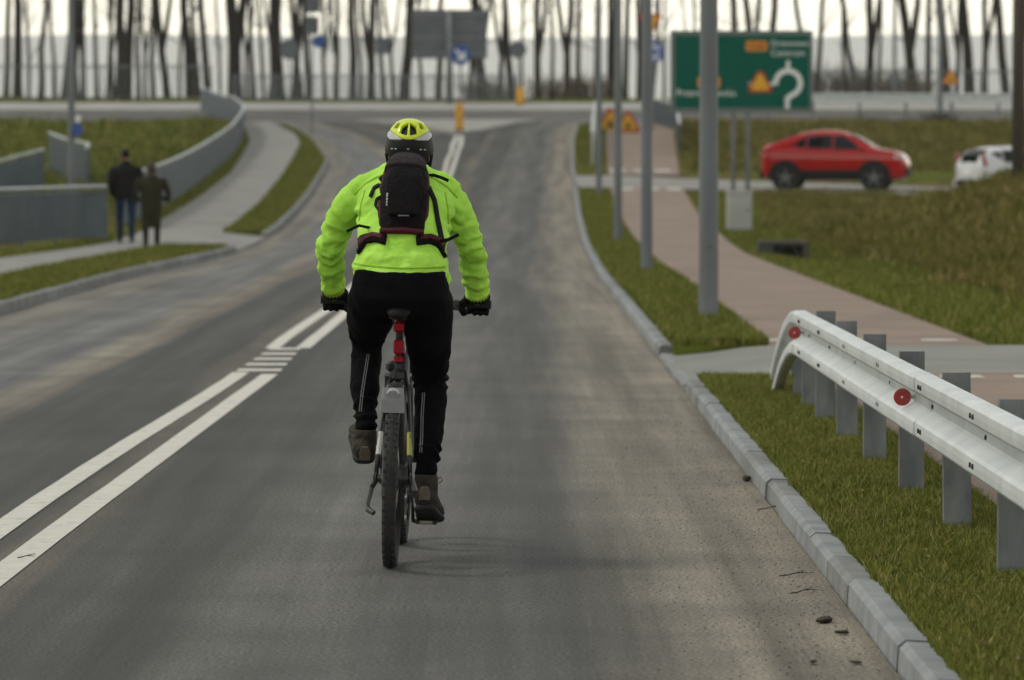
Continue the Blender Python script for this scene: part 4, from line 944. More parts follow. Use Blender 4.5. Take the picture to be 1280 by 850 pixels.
# ------------------------------------------------------------------ bicycle
ROOT_LOC = (-.472, 17.0, 0.0); ROOT_ROT = (0, R(1.75), R(-.7))
BX = thing('bicycle', ROOT_LOC, 'black mountain bicycle ridden up the street, seen from behind', 'bicycle', rot=ROOT_ROT)
FRM = M('frame_black', (.010, .010, .011), .4, coat=.15)
ALU = M('alloy', (.30, .30, .30), .35, metal=.9)
STEEL = M('dark_steel', (.10, .10, .10), .4, metal=.8)
REDL = M('red_lamp', (.26, .003, .008), .5, spec=.2)
WR = .345; V = Vector
def wheel(y, name, steer=0.0):
    m = MB(); m.torus((0, y, WR), WR - .029, .028, .030, 'x', 56, 14)
    ty = obj(name, m, RUBBER, BX, smooth=True)
    tr = MB()   # tread knobs
    for k in range(84):
        a = 2 * math.pi * k / 84
        for s in ((-.013, .013) if k % 2 else (-.021, 0, .021)):
            rr_ = WR - .0015 - (abs(s) ** 2) * 10; c = V((s, y + rr_ * math.cos(a), WR + rr_ * math.sin(a)))
            tr.box(c, (.009, .013, .007), Matrix.Rotation(a - math.pi / 2, 3, 'X'))
    o = obj('tread', tr, RUBBER, ty); o['kind'] = 'stuff'
    r = MB(); r.lathe([(.287, -.013), (.300, -.014), (.300, .014), (.287, .013), (.272, .006), (.272, -.006)], (0, y, WR), 'x', 48, True); obj('rim', r, FRM, ty, smooth=False)
    sp = MB()
    for k in range(28):
        a = 2 * math.pi * k / 28; s = 1 if k % 2 else -1; b = a + .35 * (1 if k % 4 < 2 else -1)
        sp.loft([(s * .026, y + .022 * math.cos(b), WR + .022 * math.sin(b)), (0, y + .274 * math.cos(a), WR + .274 * math.sin(a))], [.0011, .0011], 4)
    o = obj('spokes', sp, ALU, ty); o['kind'] = 'stuff'
    h = MB(); h.lathe([(.006, -.062), (.012, -.06), (.012, -.03), (.027, -.029), (.027, -.023), (.016, -.02), (.016, .02), (.027, .023), (.027, .029), (.012, .03), (.012, .06), (.006, .062)], (0, y, WR), 'x', 20); obj('hub', h, STEEL, ty, smooth=False)
    d = MB(); d.lathe([(.045, -.040), (.082, -.040), (.082, -.038), (.045, -.038)], (0, y, WR), 'x', 36, True); obj('brake_disc', d, ALU, ty)
    return ty
wheel(0, 'rear_wheel'); wheel(1.08, 'front_wheel')
f = MB()
f.loft([(0, .43, .30), (0, .268, .80)], [.018, .017], 14)
f.loft([(0, .272, .765), (0, .50, .83), (0, .865, .905)], [.019, .02, .022], 14)
f.loft([(0, .44, .31), (0, .66, .55), (0, .893, .815)], [.026, .027, .027], 14)
f.loft([(0, .905, .785), (0, .855, .945)], [.024, .023], 14)
f.cyl((-.038, .43, .30), (.038, .43, .30), .022, 14)
for s in (-1, 1):
    f.loft([(s * .02, .415, .30), (s * .042, .28, .30), (s * .062, .10, .335), (s * .066, 0, .345)], [(.012, .014), (.010, .013), (.010, .012), (.012, .016)], 10)
    f.loft([(s * .018, .275, .745), (s * .043, .20, .66), (s * .058, .09, .50), (s * .066, .0, .345)], [.011, .010, .009, .009], 10)
f.bbox((0, .222, .685), (.07, .02, .016), .004)
for s in (-1, 1): f.bbox((s * .066, 0, .345), (.008, .05, .05), .01)
fr = obj('frame', f, FRM, BX, smooth=True)
m = MB(); m.loft([(.0605, .045, .43), (.0555, .10, .515)], [(.0100, .0100)] * 2, 8); obj('decal', m, M('decal_yellow', (.30, .30, .02), .4), fr)
m = MB(); m.loft([(-.0605, .045, .43), (-.0555, .10, .515)], [(.0105, .0105)] * 2, 8); obj('decal', m, M('decal_white', (.45, .45, .43), .4), fr)
k = MB()
for s in (-1, 1):
    k.loft([(s * .062, .93, .70), (s * .062, 1.00, .53)], [.019, .018], 12); k.loft([(s * .062, 1.00, .53), (s * .062, 1.075, .345)], [.023, .021], 12)
k.bbox((0, .915, .735), (.15, .055, .05), .015); k.loft([(0, .905, .76), (0, .86, .93)], [.017, .017], 12)
obj('fork', k, FRM, BX, smooth=False)
m = MB(); m.loft([(0, .265, .79), (0, .222, .955)], [.0135, .0135], 14); m.bbox((0, .217, .962), (.03, .07, .024), .006); sp_ = obj('seatpost', m, FRM, BX, smooth=False)
m = MB(); m.lathe([(.0175, -.012), (.020, -.01), (.020, .01), (.0175, .012)], (0, .263, .795), 'z', 16); obj('seat_clamp', m, REDL, BX)
s_ = MB(); st = [(.040, .965, .026, .014), (.052, .985, .042, .021), (.10, .998, .055, .024), (.20, .995, .042, .022), (.28, .990, .026, .02), (.33, .985, .018, .016), (.345, .98, .008, .008)]
s_.loft([(0, y, z - .005) for y, z, a, b in st], [(a, b) for y, z, a, b in st], 18, ref=(1, 0, 0)); sad = obj('saddle', baked(s_, [('SUBSURF', dict(levels=1))]), M('saddle_cover', (.007, .007, .007), .6, spec=.15), BX)
m = MB()
for s in (-1, 1): m.loft([(s * .02, .08, .965), (s * .022, .16, .945), (s * .022, .25, .948), (s * .012, .31, .965)], [.0035] * 4, 8)
obj('rails', m, STEEL, sad)
m = MB(); m.loft([(-.014, .046, .978), (-.004, .040, .982), (.004, .041, .978), (.014, .045, .983)], [.0018] * 4, 6); obj('logo', m, WHITEP, sad)
# lamp and red reflector under the saddle
m = MB(); m.bbox((0, .165, .925), (.042, .030, .048), .012); lp = obj('rear_lamp', m, REDL, BX, label='red rear lamp clipped under the saddle')
m = MB(); m.bbox((0, .190, .928), (.026, .03, .03), .006); obj('lamp_clamp', m, BLACKP, lp)
m = MB(); m.bbox((0, .210, .845), (.040, .022, .060), .008); lp = obj('reflector', m, REDL, BX, label='red reflector on the seat tube')
m = MB(); m.bbox((0, .236, .845), (.026, .04, .03), .005); obj('reflector_clamp', m, BLACKP, lp)
# mudguard with a pale end flap and a clear reflector
m = MB(); g_ = []
for a in np.linspace(62, 124, 9):
    rr_ = WR + .028; g_.append((rr_ * math.cos(R(a)), WR + rr_ * math.sin(R(a))))
rows = [[V((x, y + abs(x) * .0, z - (abs(x) / .034) ** 2 * .014)) for x in (-.034, -.024, -.01, .01, .024, .034)] for y, z in g_]
m.strip(rows); gd = obj('mudguard', baked(m, [('SOLIDIFY', dict(thickness=.003))]), BLACKP, BX)
FLAP = M('pale_plastic', (.16, .165, .17), .45, (.20, .205, .21), 20, 3)
m = MB(); m.loft([(0, -.212, .704), (0, -.240, .662), (0, -.252, .612)], [(.040, .005), (.045, .005), (.047, .004)], 12, ref=(1, 0, 0), power=4); fl = obj('mud_flap', m, FLAP, gd, label='pale grey plastic mud flap')
m = MB(); m.loft([(0, -.228, .684), (0, -.244, .677)], [.026, .023], 18); obj('clear_reflector', m, M('clear_reflector', (.24, .25, .26), .15, (.34, .35, .36), 150, 2, coat=.6), fl)
m = MB(); m.bbox((0, .20, .735), (.05, .07, .05), .014); obj('mudguard_clamp', m, BLACKP, gd)
# handlebar
m = MB(); m.loft([(0, .868, .955), (0, .915, 1.0)], [.02, .019], 12); m.loft([(0, .858, .94), (0, .852, .965)], [.02, .02], 12); obj('stem', m, FRM, BX)
m = MB(); m.loft([(-.342, .863, 1.0), (-.25, .875, 1.0), (-.1, .905, .998), (0, .915, .998), (.1, .905, .998), (.25, .875, 1.0), (.342, .863, 1.0)], [.0112, .0112, .013, .0155, .013, .0112, .0112], 12); hb = obj('handlebar', m, FRM, BX, smooth=True)
for s in (-1, 1):
    m = MB(); m.loft([(s * .245, .8757, 1.0), (s * .25, .875, 1.0), (s * .340, .8640, 1.0), (s * .346, .8633, 1.0)], [.017, .0162, .0162, .019], 14); obj('grip', m, RUBBER, hb)
    m = MB(); m.loft([(s * .215, .885, 1.0), (s * .215, .905, .985), (s * .25, .925, .972), (s * .32, .925, .966)], [(.012, .012), (.009, .009), (.006, .006), (.005, .004)], 8); m.bbox((s * .205, .885, 1.0), (.03, .034, .034), .006); obj('brake_lever', m, STEEL, hb)
    m = MB(); m.bbox((s * .19, .872, .985), (.04, .045, .022), .008); m.loft([(s * .20, .85, .98), (s * .235, .835, .975)], [.006, .004], 8); obj('shifter', m, BLACKP, hb)
    m = MB(); m.loft([(s * .19, .89, 1.0), (s * .12, .97, 1.03), (s * .03, .985, .96), (s * .02, .93, .86)], [.0025] * 4, 6); obj('cable', m, BLACKP, hb)
# drivetrain; right crank down and back
ca = R(30); dy_, dz_ = math.sin(ca) * .17, math.cos(ca) * .17
m = MB(); m.lathe([(.060, .046), (.085, .046), (.088, .048), (.085, .050), (.060, .050)], (0, .43, .30), 'x', 40, True); cw = obj('chainring', m, STEEL, BX)
m = MB()
for a in range(4):
    q = R(45 + 90 * a); m.loft([(.05, .43, .30), (.049, .43 + .068 * math.cos(q), .30 + .068 * math.sin(q))], [(.006, .012), (.004, .008)], 8)
obj('spider', m, FRM, cw)
PED = {}
for s in (-1, 1):
    ey, ez = .43 - s * dy_, .30 - s * dz_
    m = MB(); m.loft([(s * .052, .43, .30), (s * .066, (.43 + ey) / 2, (.30 + ez) / 2), (s * .072, ey, ez)], [(.009, .017), (.007, .013), (.007, .013)], 10, ref=(1, 0, 0)); cr_ = obj('crank', m, FRM, BX, smooth=True)
    m = MB(); m.bbox((s * .125, ey, ez), (.09, .085, .018), .006); m.cyl((s * .072, ey, ez), (s * .10, ey, ez), .008, 8); pd = obj('pedal', m, BLACKP, cr_)
    m = MB(); m.bbox((s * .125, ey - .0445, ez), (.05, .004, .012), .001); obj('pedal_reflector', m, M('pale_reflector', (.28, .26, .22), .3), cr_)
    PED[s] = (ey, ez)
m = MB()
for i, r_ in enumerate((.055, .050, .045, .040, .036, .031, .027)): m.lathe([(.02, .030 + i * .0042), (r_, .030 + i * .0042), (r_, .032 + i * .0042), (.02, .032 + i * .0042)], (0, 0, WR), 'x', 24, True)
obj('cassette', m, STEEL, BX)
m = MB(); m.loft([(.072, .0, .345), (.085, -.012, .30), (.080, -.005, .275)], [.010, .014, .012], 8); m.loft([(.066, .0, .275), (.062, .035, .19)], [(.006, .016), (.006, .014)], 8)
de = obj('rear_derailleur', m, STEEL, BX)
for y, z in ((.0, .272), (.035, .19)):
    m = MB(); m.lathe([(.004, -.004), (.026, -.004), (.028, 0), (.026, .004), (.004, .004)], (.053, y, z), 'x', 18, True); obj('jockey_wheel', m, ALU, de)
m = MB(); m.loft([(.048, .43, .386), (.044, 0, .392)], [(.004, .004)] * 2, 6); m.loft([(.048, .43, .214), (.053, .04, .163), (.053, .012, .18), (.053, .02, .25), (.048, .0, .30)], [.004] * 5, 6); obj('chain', m, STEEL, BX)
# folded side stand and brake caliper on the left
m = MB(); m.loft([(-.062, .06, .34), (-.085, .09, .30), (-.098, .05, .235), (-.092, .03, .215)], [.012, .011, .010, .012], 8); ks = obj('kickstand', m, STEEL, BX)
m = MB(); m.loft([(-.094, .03, .218), (-.070, .01, .206)], [.012, .010], 8); obj('kickstand_foot', m, STEEL, ks)
m = MB(); m.bbox((-.045, .06, .40), (.03, .05, .045), .008); obj('brake_caliper', m, BLACKP, BX)

# ------------------------------------------------------------------ rider
RX = thing('person', ROOT_LOC, 'cyclist in a neon green jacket and black trousers riding away', 'person', rot=ROOT_ROT)
def fabric(name, c1, c2, sc, rough, bump, bs, sheen=0.0):
    return M(name, c1, rough, c2, sc, 5, bump, bs)
NEON = M('neon_jacket', (.45, .82, .10), .7, (.35, .68, .065), 9, 5, .35, 22, spec=.25)
NEON2 = M('neon_panel', (.42, .68, .035), .65, (.36, .60, .03), 9, 5, .3, 22, spec=.25)
BLK = M('black_fabric', (.005, .005, .006), .8, (.008, .008, .009), 8, 5, .5, 30, spec=.12)
GLV = M('glove_black', (.005, .005, .006), .7, (.008, .008, .009), 20, 4, .4, 60, spec=.06)
ridged(NEON, 7.0, .55, .012); ridged(NEON2, 9.0, .4, .008)
SKIN = M('skin', (.42, .24, .17), .55)
PANT = M('trousers_black', (.0035, .0035, .0045), .75, (.006, .006, .007), 7, 5, .45, 26, spec=.03)
ridged(PANT, 8.0, .6, .012)
spine = [((0, .20, 1.07), .188, .128), ((0, .225, 1.125), .190, .13), ((0, .265, 1.19), .178, .128), ((0, .34, 1.28), .180, .127), ((0, .43, 1.375), .198, .128), ((0, .51, 1.438), .192, .118), ((0, .57, 1.484), .148, .095), ((0, .61, 1.525), .085, .08)]
def arm(s):
    r = (0, .018, .026, .034, .036, .030, .0) if s > 0 else (0, 0, 0, 0, 0, .004, .0)
    return [(s * (x - d), y, z) for (x, y, z), d in zip([(.12, .555, 1.470), (.165, .558, 1.448), (.207, .575, 1.408), (.262, .612, 1.325), (.302, .655, 1.225), (.308, .725, 1.135), (.292, .802, 1.045)], r)]
ARM_R = [.064, .070, .072, .063, .057, .053, .045]
LEG = {-1: ([(-.085, .20, 1.06), (-.102, .25, 1.02), (-.125, .43, .945), (-.142, .585, .862), (-.143, .562, .76), (-.140, .50, .66), (-.132, .43, .565), (-.127, .395, .495)], [.11, .108, .092, .066, .060, .057, .045, .043]),
       1: ([(.085, .20, 1.06), (.102, .245, 1.01), (.115, .36, .85), (.122, .455, .705), (.126, .415, .60), (.126, .35, .50), (.122, .285, .40), (.120, .255, .335)], [.11, .108, .09, .068, .062, .059, .047, .043])}
HEAD = V((0, .735, 1.605))
# body (one continuous figure under the clothes)
b = MB()
b.loft([p for p, _, _ in spine], [(a * .86, c * .84) for _, a, c in spine], 18, ref=(1, 0, 0))
b.loft([(0, .59, 1.50), (0, .66, 1.54), (0, .715, 1.57)], [.058, .056, .06], 14)
b.ball(HEAD, (.074, .096, .112), 20, 14); b.ball(HEAD + V((0, .05, -.06)), (.052, .055, .055), 14, 10)
b.loft([HEAD + V((0, .088, .02)), HEAD + V((0, .115, -.02)), HEAD + V((0, .095, -.03))], [.010, .015, .012], 8)
for s in (-1, 1):
    b.ball(HEAD + V((s * .076, -.005, -.005)), (.012, .02, .032), 8, 8)
    b.loft(arm(s), [r * q for r, q in zip(ARM_R, (.74, .74, .74, .72, .68, .62, .52))], 12); b.loft([arm(s)[-1], (s * .290, .835, 1.02), (s * .288, .865, 1.012)], [.026, .028, .016], 10)
    P_, r_ = LEG[s]; b.loft(P_, [q * f_ for q, f_ in zip(r_, (.82, .82, .8, .72, .66, .62, .58, .56))], 12)
    b.loft([P_[-1], V(P_[-1]) + V((0, .02, -.05)), V(P_[-1]) + V((0, .09, -.075))], [.032, .026, .014], 10)
b.ball((0, .21, 1.05), (.155, .11, .10), 16, 10)
bm_ = vox(b, .009, 5); body = obj('body', bm_, SKIN, RX)
for s in (-1, 1):
    m = MB(); m.ball(HEAD + V((s * .031, .087, .012)), .011, 10, 8); obj('eye', m, WHITEP, body)
m = MB(); m.loft([HEAD + V((-.024, .099, -.062)), HEAD + V((0, .106, -.06)), HEAD + V((.024, .099, -.062))], [.004, .006, .004], 8); obj('mouth', m, M('lips', (.30, .11, .09), .5), body)
def wr(co, sc, seed): return mnoise.fractal(V((co.x * sc, co.y * sc, co.z * sc + seed)), 1.0, 2.0, 4)
def seg_t(co, path):
    best = (9, 0); acc = 0
    for i in range(len(path) - 1):
        a, c = V(path[i]), V(path[i + 1]); d = c - a; t = max(0, min(1, (co - a).dot(d) / d.length_squared)); q = (a + d * t - co).length
        if q < best[0]: best = (q, acc + t * d.length)
        acc += d.length
    return best
crease = lambda ph: 1.2 - 2.2 * abs(math.sin(ph * .5))
# jacket
j = MB(); j.loft([p for p, _, _ in spine], [(a, c) for _, a, c in spine], 28, ref=(1, 0, 0))
for s in (-1, 1):
    j.loft(arm(s), ARM_R, 18)
    j.loft([(s * .05, .575, 1.515), (s * .12, .56, 1.480), (s * .18, .56, 1.435)], [.058, .062, .066], 14)
jm = vox(j, .0065, 8)
arms = {s: arm(s) for s in (-1, 1)}
def jacket_disp(co, n):
    s = -1 if co.x < 0 else 1; d, t = seg_t(co, arms[s]); w_ = 0.0
    arm_w = max(0, min(1, (.16 - d) / .05)) * max(0, min(1, (abs(co.x) - .185) / .04))
    if arm_w > 0:   # sleeve folds running round the arm, strongest at elbow and wrist
        am = .35 + .65 * math.exp(-((t - .33) / .09) ** 2) + .8 * math.exp(-((t - .52) / .07) ** 2)
        ph = t * 95 + 5.0 * wr(co, 7, 3.0) + 2.2 * math.sin(co.y * 22 + s)
        w_ += arm_w * am * (.0062 * crease(ph) + .0085 * wr(co, 13, 1.0))
    tw = 1 - arm_w
    hem = math.exp(-((co.z - 1.17) / .04) ** 2); ph = co.z * 62 + co.x * 9 + 6 * wr(co, 5, 8.0)
    w_ += tw * (.0075 * wr(co, 8, 5.0) + .0050 * wr(co, 19, 2.0) + .0060 * hem * crease(ph) + .0045 * max(0, min(1, (abs(co.x) - .07) / .06)) * crease(co.z * 48 + abs(co.x) * 46 + 4 * wr(co, 4, 9.0)))
    # bunching at the armpits
    ap = math.exp(-((abs(co.x) - .185) / .04) ** 2 - ((co.z - 1.34) / .07) ** 2); w_ += ap * .006 * math.sin((co.x * s * .7 + co.z) * 110 + 3 * wr(co, 9, 4))
    return w_
displace(jm, jacket_disp)
jk = obj('jacket', jm, NEON, RX, label='neon yellow-green cycling jacket')
from mathutils.bvhtree import BVHTree
def bvh_of(me): return BVHTree.FromPolygons([v.co.copy() for v in me.vertices], [tuple(p.vertices) for p in me.polygons])
JB = bvh_of(jm)
def onto(bv, p, d=(0, 1, 0), fallback=None):
    h = bv.ray_cast(V(p), V(d).normalized())
    return h[0] if h[0] is not None else (fallback if fallback is not None else V(p))
def surf_strip(bv, pts, wd, lift=.003, d=(0, 1, 0), back=-.6, n=14, thick=.003, end_taper=False):
    """ribbon lying on a surface: pts are (x, z) seen from behind"""
    P_ = []; A = np.array(pts, float); seg = np.r_[0, np.cumsum(np.hypot(*np.diff(A, axis=0).T))]; T = np.linspace(0, seg[-1], n)
    for t in T:
        x, z = np.interp(t, seg, A[:, 0]), np.interp(t, seg, A[:, 1]); P_.append(V((x, z)))
    rows = []
    for i, p in enumerate(P_):
        t = (P_[min(i + 1, n - 1)] - P_[max(0, i - 1)]).normalized(); nn = V((-t.y, t.x)); r = []
        for k in (-.5, -.17, .17, .5):
            q = p + nn * wd * k; h = bv.ray_cast(V((q.x, back, q.y)), V(d)); r.append(h[0] if h[0] is not None else None)
        rows.append(r)
    ok = [q for r in rows for q in r if q is not None]
    if not ok: return None
    for r in rows:
        for k in range(4):
            if r[k] is None: r[k] = next((c for c in r if c is not None), None)
    rows = [r for r in rows if r[0] is not None]
    m = MB(); m.strip([[q + V((0, -lift, lift * .3)) for q in r] for r in rows])
    return baked(m, [('SOLIDIFY', dict(thickness=thick, offset=0.0))])
# collar, cuffs, hem band and seams of the jacket
m = MB(); m.loft([(0, .585, 1.515), (0, .615, 1.548), (0, .635, 1.575)], [(.078, .074), (.072, .07), (.07, .068)], 24, ref=(1, 0, 0), cap=False); obj('collar', baked(m, [('SOLIDIFY', dict(thickness=.008))]), BLK, jk)
for s in (-1, 1):
    a0, a1 = V(arm(s)[-2]), V(arm(s)[-1]); m = MB(); d = (a1 - a0).normalized()
    m.loft([a1 - d * .035, a1 - d * .01, a1 + d * .012], [.0485, .0465, .043], 20, cap=False); obj('cuff', baked(m, [('SOLIDIFY', dict(thickness=.006))]), NEON2, jk)
HEMP = []
seam = M('seam_thread', (.24, .43, .02), .7, spec=.2)
m = surf_strip(JB, [(-.185, 1.165), (-.09, 1.158), (0, 1.155), (.09, 1.158), (.185, 1.165)], .006, .0005, n=30, thick=.003); obj('hem_seam', m, seam, jk)
for s in (-1, 1):
    m = surf_strip(JB, [(s * .205, 1.432), (s * .16, 1.478), (s * .115, 1.505), (s * .085, 1.515)], .005, .0005, n=18, thick=.003)
    if m: obj('yoke_seam', m, seam, jk)
    m = surf_strip(JB, [(s * .158, 1.452), (s * .172, 1.39), (s * .176, 1.33)], .004, .0003, n=14, thick=.003)
    if m: obj('sleeve_seam', m, seam, jk)
# small grey maker's marks at the hem: four strokes
DG = M('grey_print', (.10, .22, .02), .6)
for i, x in enumerate((-.012, .004, .018, .034)):
    m = surf_strip(JB, [(x, 1.128), (x, 1.138)] if i != 1 else [(x - .004, 1.128), (x + .004, 1.138)], .005, .0008, n=3, thick=.001)
    if m: obj('hem_print', m, DG, jk)
# trousers
t_ = MB(); t_.loft([(0, .195, 1.150), (0, .20, 1.10), (0, .195, 1.045), (0, .21, .99)], [(.178, .118), (.190, .132), (.195, .145), (.17, .12)], 24, ref=(1, 0, 0))
for s in (-1, 1): t_.loft(LEG[s][0], LEG[s][1], 18)
tm_ = vox(t_, .007, 8)
def trouser_disp(co, n):
    s = -1 if co.x < 0 else 1; d, t = seg_t(co, LEG[s][0])
    w_ = .004 * wr(co, 9, 2.0) + .003 * wr(co, 22, 7.0)
    kn = math.exp(-((t - .42) / .07) ** 2) + 1.0 * math.exp(-((t - .78) / .06) ** 2)
    w_ += .007 * kn * crease(t * 120 + 5 * wr(co, 8, 1.0))
    return w_
displace(tm_, trouser_disp)
tr_ = obj('trousers', tm_, PANT, RX, label='black cycling trousers with grey reflective piping'); TB = bvh_of(tm_)
PIP = M('reflective_piping', (.20, .205, .21), .5)
for pts in ([(-.132, .80), (-.140, .72), (-.148, .64), (-.152, .575)], [(.098, .66), (.096, .58), (.098, .50), (.097, .43)]):
    for o_ in (-.004, .004):
        m = surf_strip(TB, [(x + o_, z) for x, z in pts], .0028, .0012, n=24, thick=.002)
        if m: obj('piping', m, PIP, tr_)
# shoes
SHOE = M('shoe_taupe', (.026, .021, .017), .75, (.050, .041, .033), 25, 4, .4, 60, spec=.2)
SHOE2 = M('shoe_light', (.13, .105, .08), .7, (.09, .075, .058), 25, 4, spec=.2)
SOLE = M('shoe_sole', (.012, .012, .012), .85, (.02, .02, .02), 20, 4, .3, 60)
def shoe(ankle, heel, ball, toe, s):
    A, H, B, T = map(V, (ankle, heel, ball, toe)); up = (A - H); up = V((0, -(T - H).z, (T - H).y)).normalized()
    m = MB(); c = lambda p, h: p + up * h
    m.loft([c(H, .045) + (H - T).normalized() * .012, c(H.lerp(B, .1), .045), c(H.lerp(B, .45), .048), c(H.lerp(B, .8), .042), c(B, .036), c(B.lerp(T, .6), .030), c(T, .02)],
           [(.030, .030), (.047, .045), (.047, .048), (.050, .042), (.056, .035), (.051, .029), (.026, .016)], 16, ref=(1, 0, 0))
    m.loft([A + V((0, -.004, .02)), A + V((0, -.004, -.02)), c(H.lerp(B, .22), .06)], [(.046, .046), (.048, .050), (.045, .048)], 16, ref=(1, 0, 0))
    o = obj('shoe', vox(m, .005, 5), SHOE, RX)
    m = MB(); m.loft([c(H, .006) + (H - T).normalized() * .014, c(H.lerp(B, .12), .004), c(H.lerp(B, .5), .006), c(B, .006), c(B.lerp(T, .6), .006), c(T, .008)], [(.034, .014), (.049, .016), (.046, .014), (.060, .014), (.055, .013), (.028, .011)], 16, ref=(1, 0, 0), power=3)
    obj('sole', baked(m, [('SUBSURF', dict(levels=1))]), SOLE, o)
    m = MB(); q = c(H, .045) + (H - T).normalized() * .030; m.loft([q + up * -.018, q + up * .012, q + up * .038], [(.022, .008), (.024, .007), (.014, .006)], 12, ref=(1, 0, 0)); obj('heel_counter', m, SHOE2, o)
    m = MB()
    for k in range(4):
        p = c(H.lerp(B, .55 + .13 * k), .088 - .012 * k); m.loft([p + V((-.026, 0, -.008)), p, p + V((.026, 0, -.008))], [.003] * 3, 6)
    m.loft([A + V((s * .035, .01, -.01)), A + V((s * .055, .0, .012)), A + V((s * .065, -.02, .0)), A + V((s * .05, -.01, -.012))], [.002] * 4, 5)
    obj('laces', m, SHOE2, o)
ey, ez = PED[-1]; shoe((-.129, .395, .485), (-.128, .368, .378), (-.145, ey, ez + .012), (-.158, ey + .085, ez + .03), -1)
ey, ez = PED[1]; shoe((.122, .255, .325), (.122, .195, .215), (.138, ey, ez + .012), (.150, ey + .088, ez - .010), 1)
# gloves with five fingers round the grips
def glove(s):
    G0 = V((s * .288, .870, 1.0)); W = V(arm(s)[-1]); m = MB()
    m.loft([W + V((0, -.02, .018)), W + V((0, .012, -.008)), W.lerp(G0, .55) + V((0, -.002, .012)), G0 + V((0, -.006, .030)), G0 + V((0, .012, .029))], [(.043, .041), (.043, .040), (.052, .034), (.056, .024), (.052, .018)], 16, ref=(1, 0, 0))
    for k, (o_, ln) in enumerate(((-.040, 1.0), (-.0135, 1.12), (.0135, 1.06), (.039, .88))):
        x = G0.x - s * o_ if True else 0; pts = []
        for a in np.linspace(100, 100 - 205 * ln, 9):
            pts.append((x + s * .003 * k, G0.y + .032 * math.cos(R(a)) + .004, G0.z + .034 * math.sin(R(a)) - .004))
        m.loft(pts, [.0138, .0142, .0138, .0134, .013, .0126, .012, .0112, .008], 8)
    pts = [W.lerp(G0, .5) + V((-s * .030, .0, .002)), G0 + V((-s * .058, -.030, .002)), G0 + V((-s * .060, -.028, -.022)), G0 + V((-s * .052, -.006, -.038)), G0 + V((-s * .044, .014, -.038))]
    m.loft(pts, [.019, .0175, .016, .0145, .010], 8)
    o = obj('glove', vox(m, .004, 3), GLV, RX)
    c = MB(); d = (W - V(arm(s)[-2])).normalized(); c.loft([W - d * .012, W + d * .006, W + d * .022], [.044, .044, .042], 18, cap=False); obj('wrist_strap', baked(c, [('SOLIDIFY', dict(thickness=.005))]), BLK, o)
for s in (-1, 1): glove(s)
# dark neck warmer over neck and back of the head
m = MB(); m.loft([(0, .60, 1.52), (0, .645, 1.55), (0, .69, 1.58)], [(.074, .072), (.072, .074), (.07, .07)], 18, ref=(1, 0, 0)); m.ball(HEAD + V((0, -.012, -.004)), (.083, .098, .112), 22, 16)
nm = vox(m, .007, 5); displace(nm, lambda c, n: .004 * wr(c, 14, 2) if c.z < 1.57 else .001 * wr(c, 20, 1)); obj('neck_warmer', nm, BLK, RX)

# ------------------------------------------------------------------ helmet (worn, but a thing of its own)
HX = thing('helmet', ROOT_LOC, 'neon yellow, white and black vented cycling helmet on the rider', 'helmet', rot=ROOT_ROT)
HC = V((0, .735, 1.628)); HRX, HRY, HRZ = .099, .142, .116
HYEL = M('helmet_yellow', (.60, .72, .010), .35, coat=.4); HWHT = M('helmet_white', (.42, .44, .45), .4, coat=.3); HBLK = M('helmet_black', (.006, .007, .009), .5, spec=.2)
def hp(u, v, k=1.0):
    """u: angle round the head, 0 = back, 90 = right; v: elevation"""
    a = R(u); e_ = R(v); x = HRX * k * math.sin(a) * math.cos(e_) ** .9; y = -HRY * k * math.cos(a) * math.cos(e_) ** .85
    return HC + V((x, y, HRZ * k * math.sin(e_)))
def shell(mask, nu=200, nv=76, v0=-28, v1=90, th=.014, k=1.0):
    m = MB(); idx = {}
    for i in range(nu):
        for j_ in range(nv):
            u, v = -180 + 360 * (i + .5) / nu, v0 + (v1 - v0) * (j_ + .5) / nv
            if not mask(u, v): continue
            f = []
            for a, c in ((i, j_), (i + 1, j_), (i + 1, j_ + 1), (i, j_ + 1)):
                key = (a % nu, c)
                if key not in idx: idx[key] = len(m.v); m.v.append(tuple(hp(-180 + 360 * a / nu, v0 + (v1 - v0) * c / nv, k)))
                f.append(idx[key])
            if c >= 0: m.f.append(tuple(f))
    return baked(m, [('WELD', dict(merge_threshold=.0004)), ('SOLIDIFY', dict(thickness=th, offset=-1)), ('BEVEL', dict(width=.002, segments=1, limit_method='ANGLE', angle_limit=1.0)), ('SMOOTH', dict(factor=.5, iterations=5))])
def vent(u, v):
    au = abs(u)
    if 3 < au < 26 and 24 < v < 60 - (au - 3) * .6 and v > 24 + (au - 3) * .2: return True            # twin rear triangles
    if 38 < au < 58 and 40 < v < 58: return True
    if 70 < au < 96 and 32 < v < 55: return True
    if 108 < au < 134 and 28 < v < 62: return True
    if 146 < au < 170 and 22 < v < 66: return True
    return False
low = lambda u: 16 + 18 * float(sstep(4, 70, abs(u))) - 8 * float(sstep(100, 160, abs(u)))
lowb = lambda u: 15 - 1 * float(sstep(8, 40, abs(u))) + 12 * float(sstep(50, 95, abs(u)))
m = shell(lambda u, v: v > max(low(u), lowb(u)) and not vent(u, v)); obj('shell', m, HYEL, HX)
m = shell(lambda u, v: lowb(u) < v <= low(u) and not vent(u, v), th=.013, k=.998); obj('white_band', m, HWHT, HX)
m = shell(lambda u, v: v <= lowb(u) and v > (-22 if abs(u) < 60 else (-6 if abs(u) > 110 else -16)), th=.016, k=.992); bs_ = obj('lower_shell', m, HBLK, HX)
m = shell(lambda u, v: v > -10, 48, 20, th=.008, k=.86); obj('liner', m, BLACKP, HX)
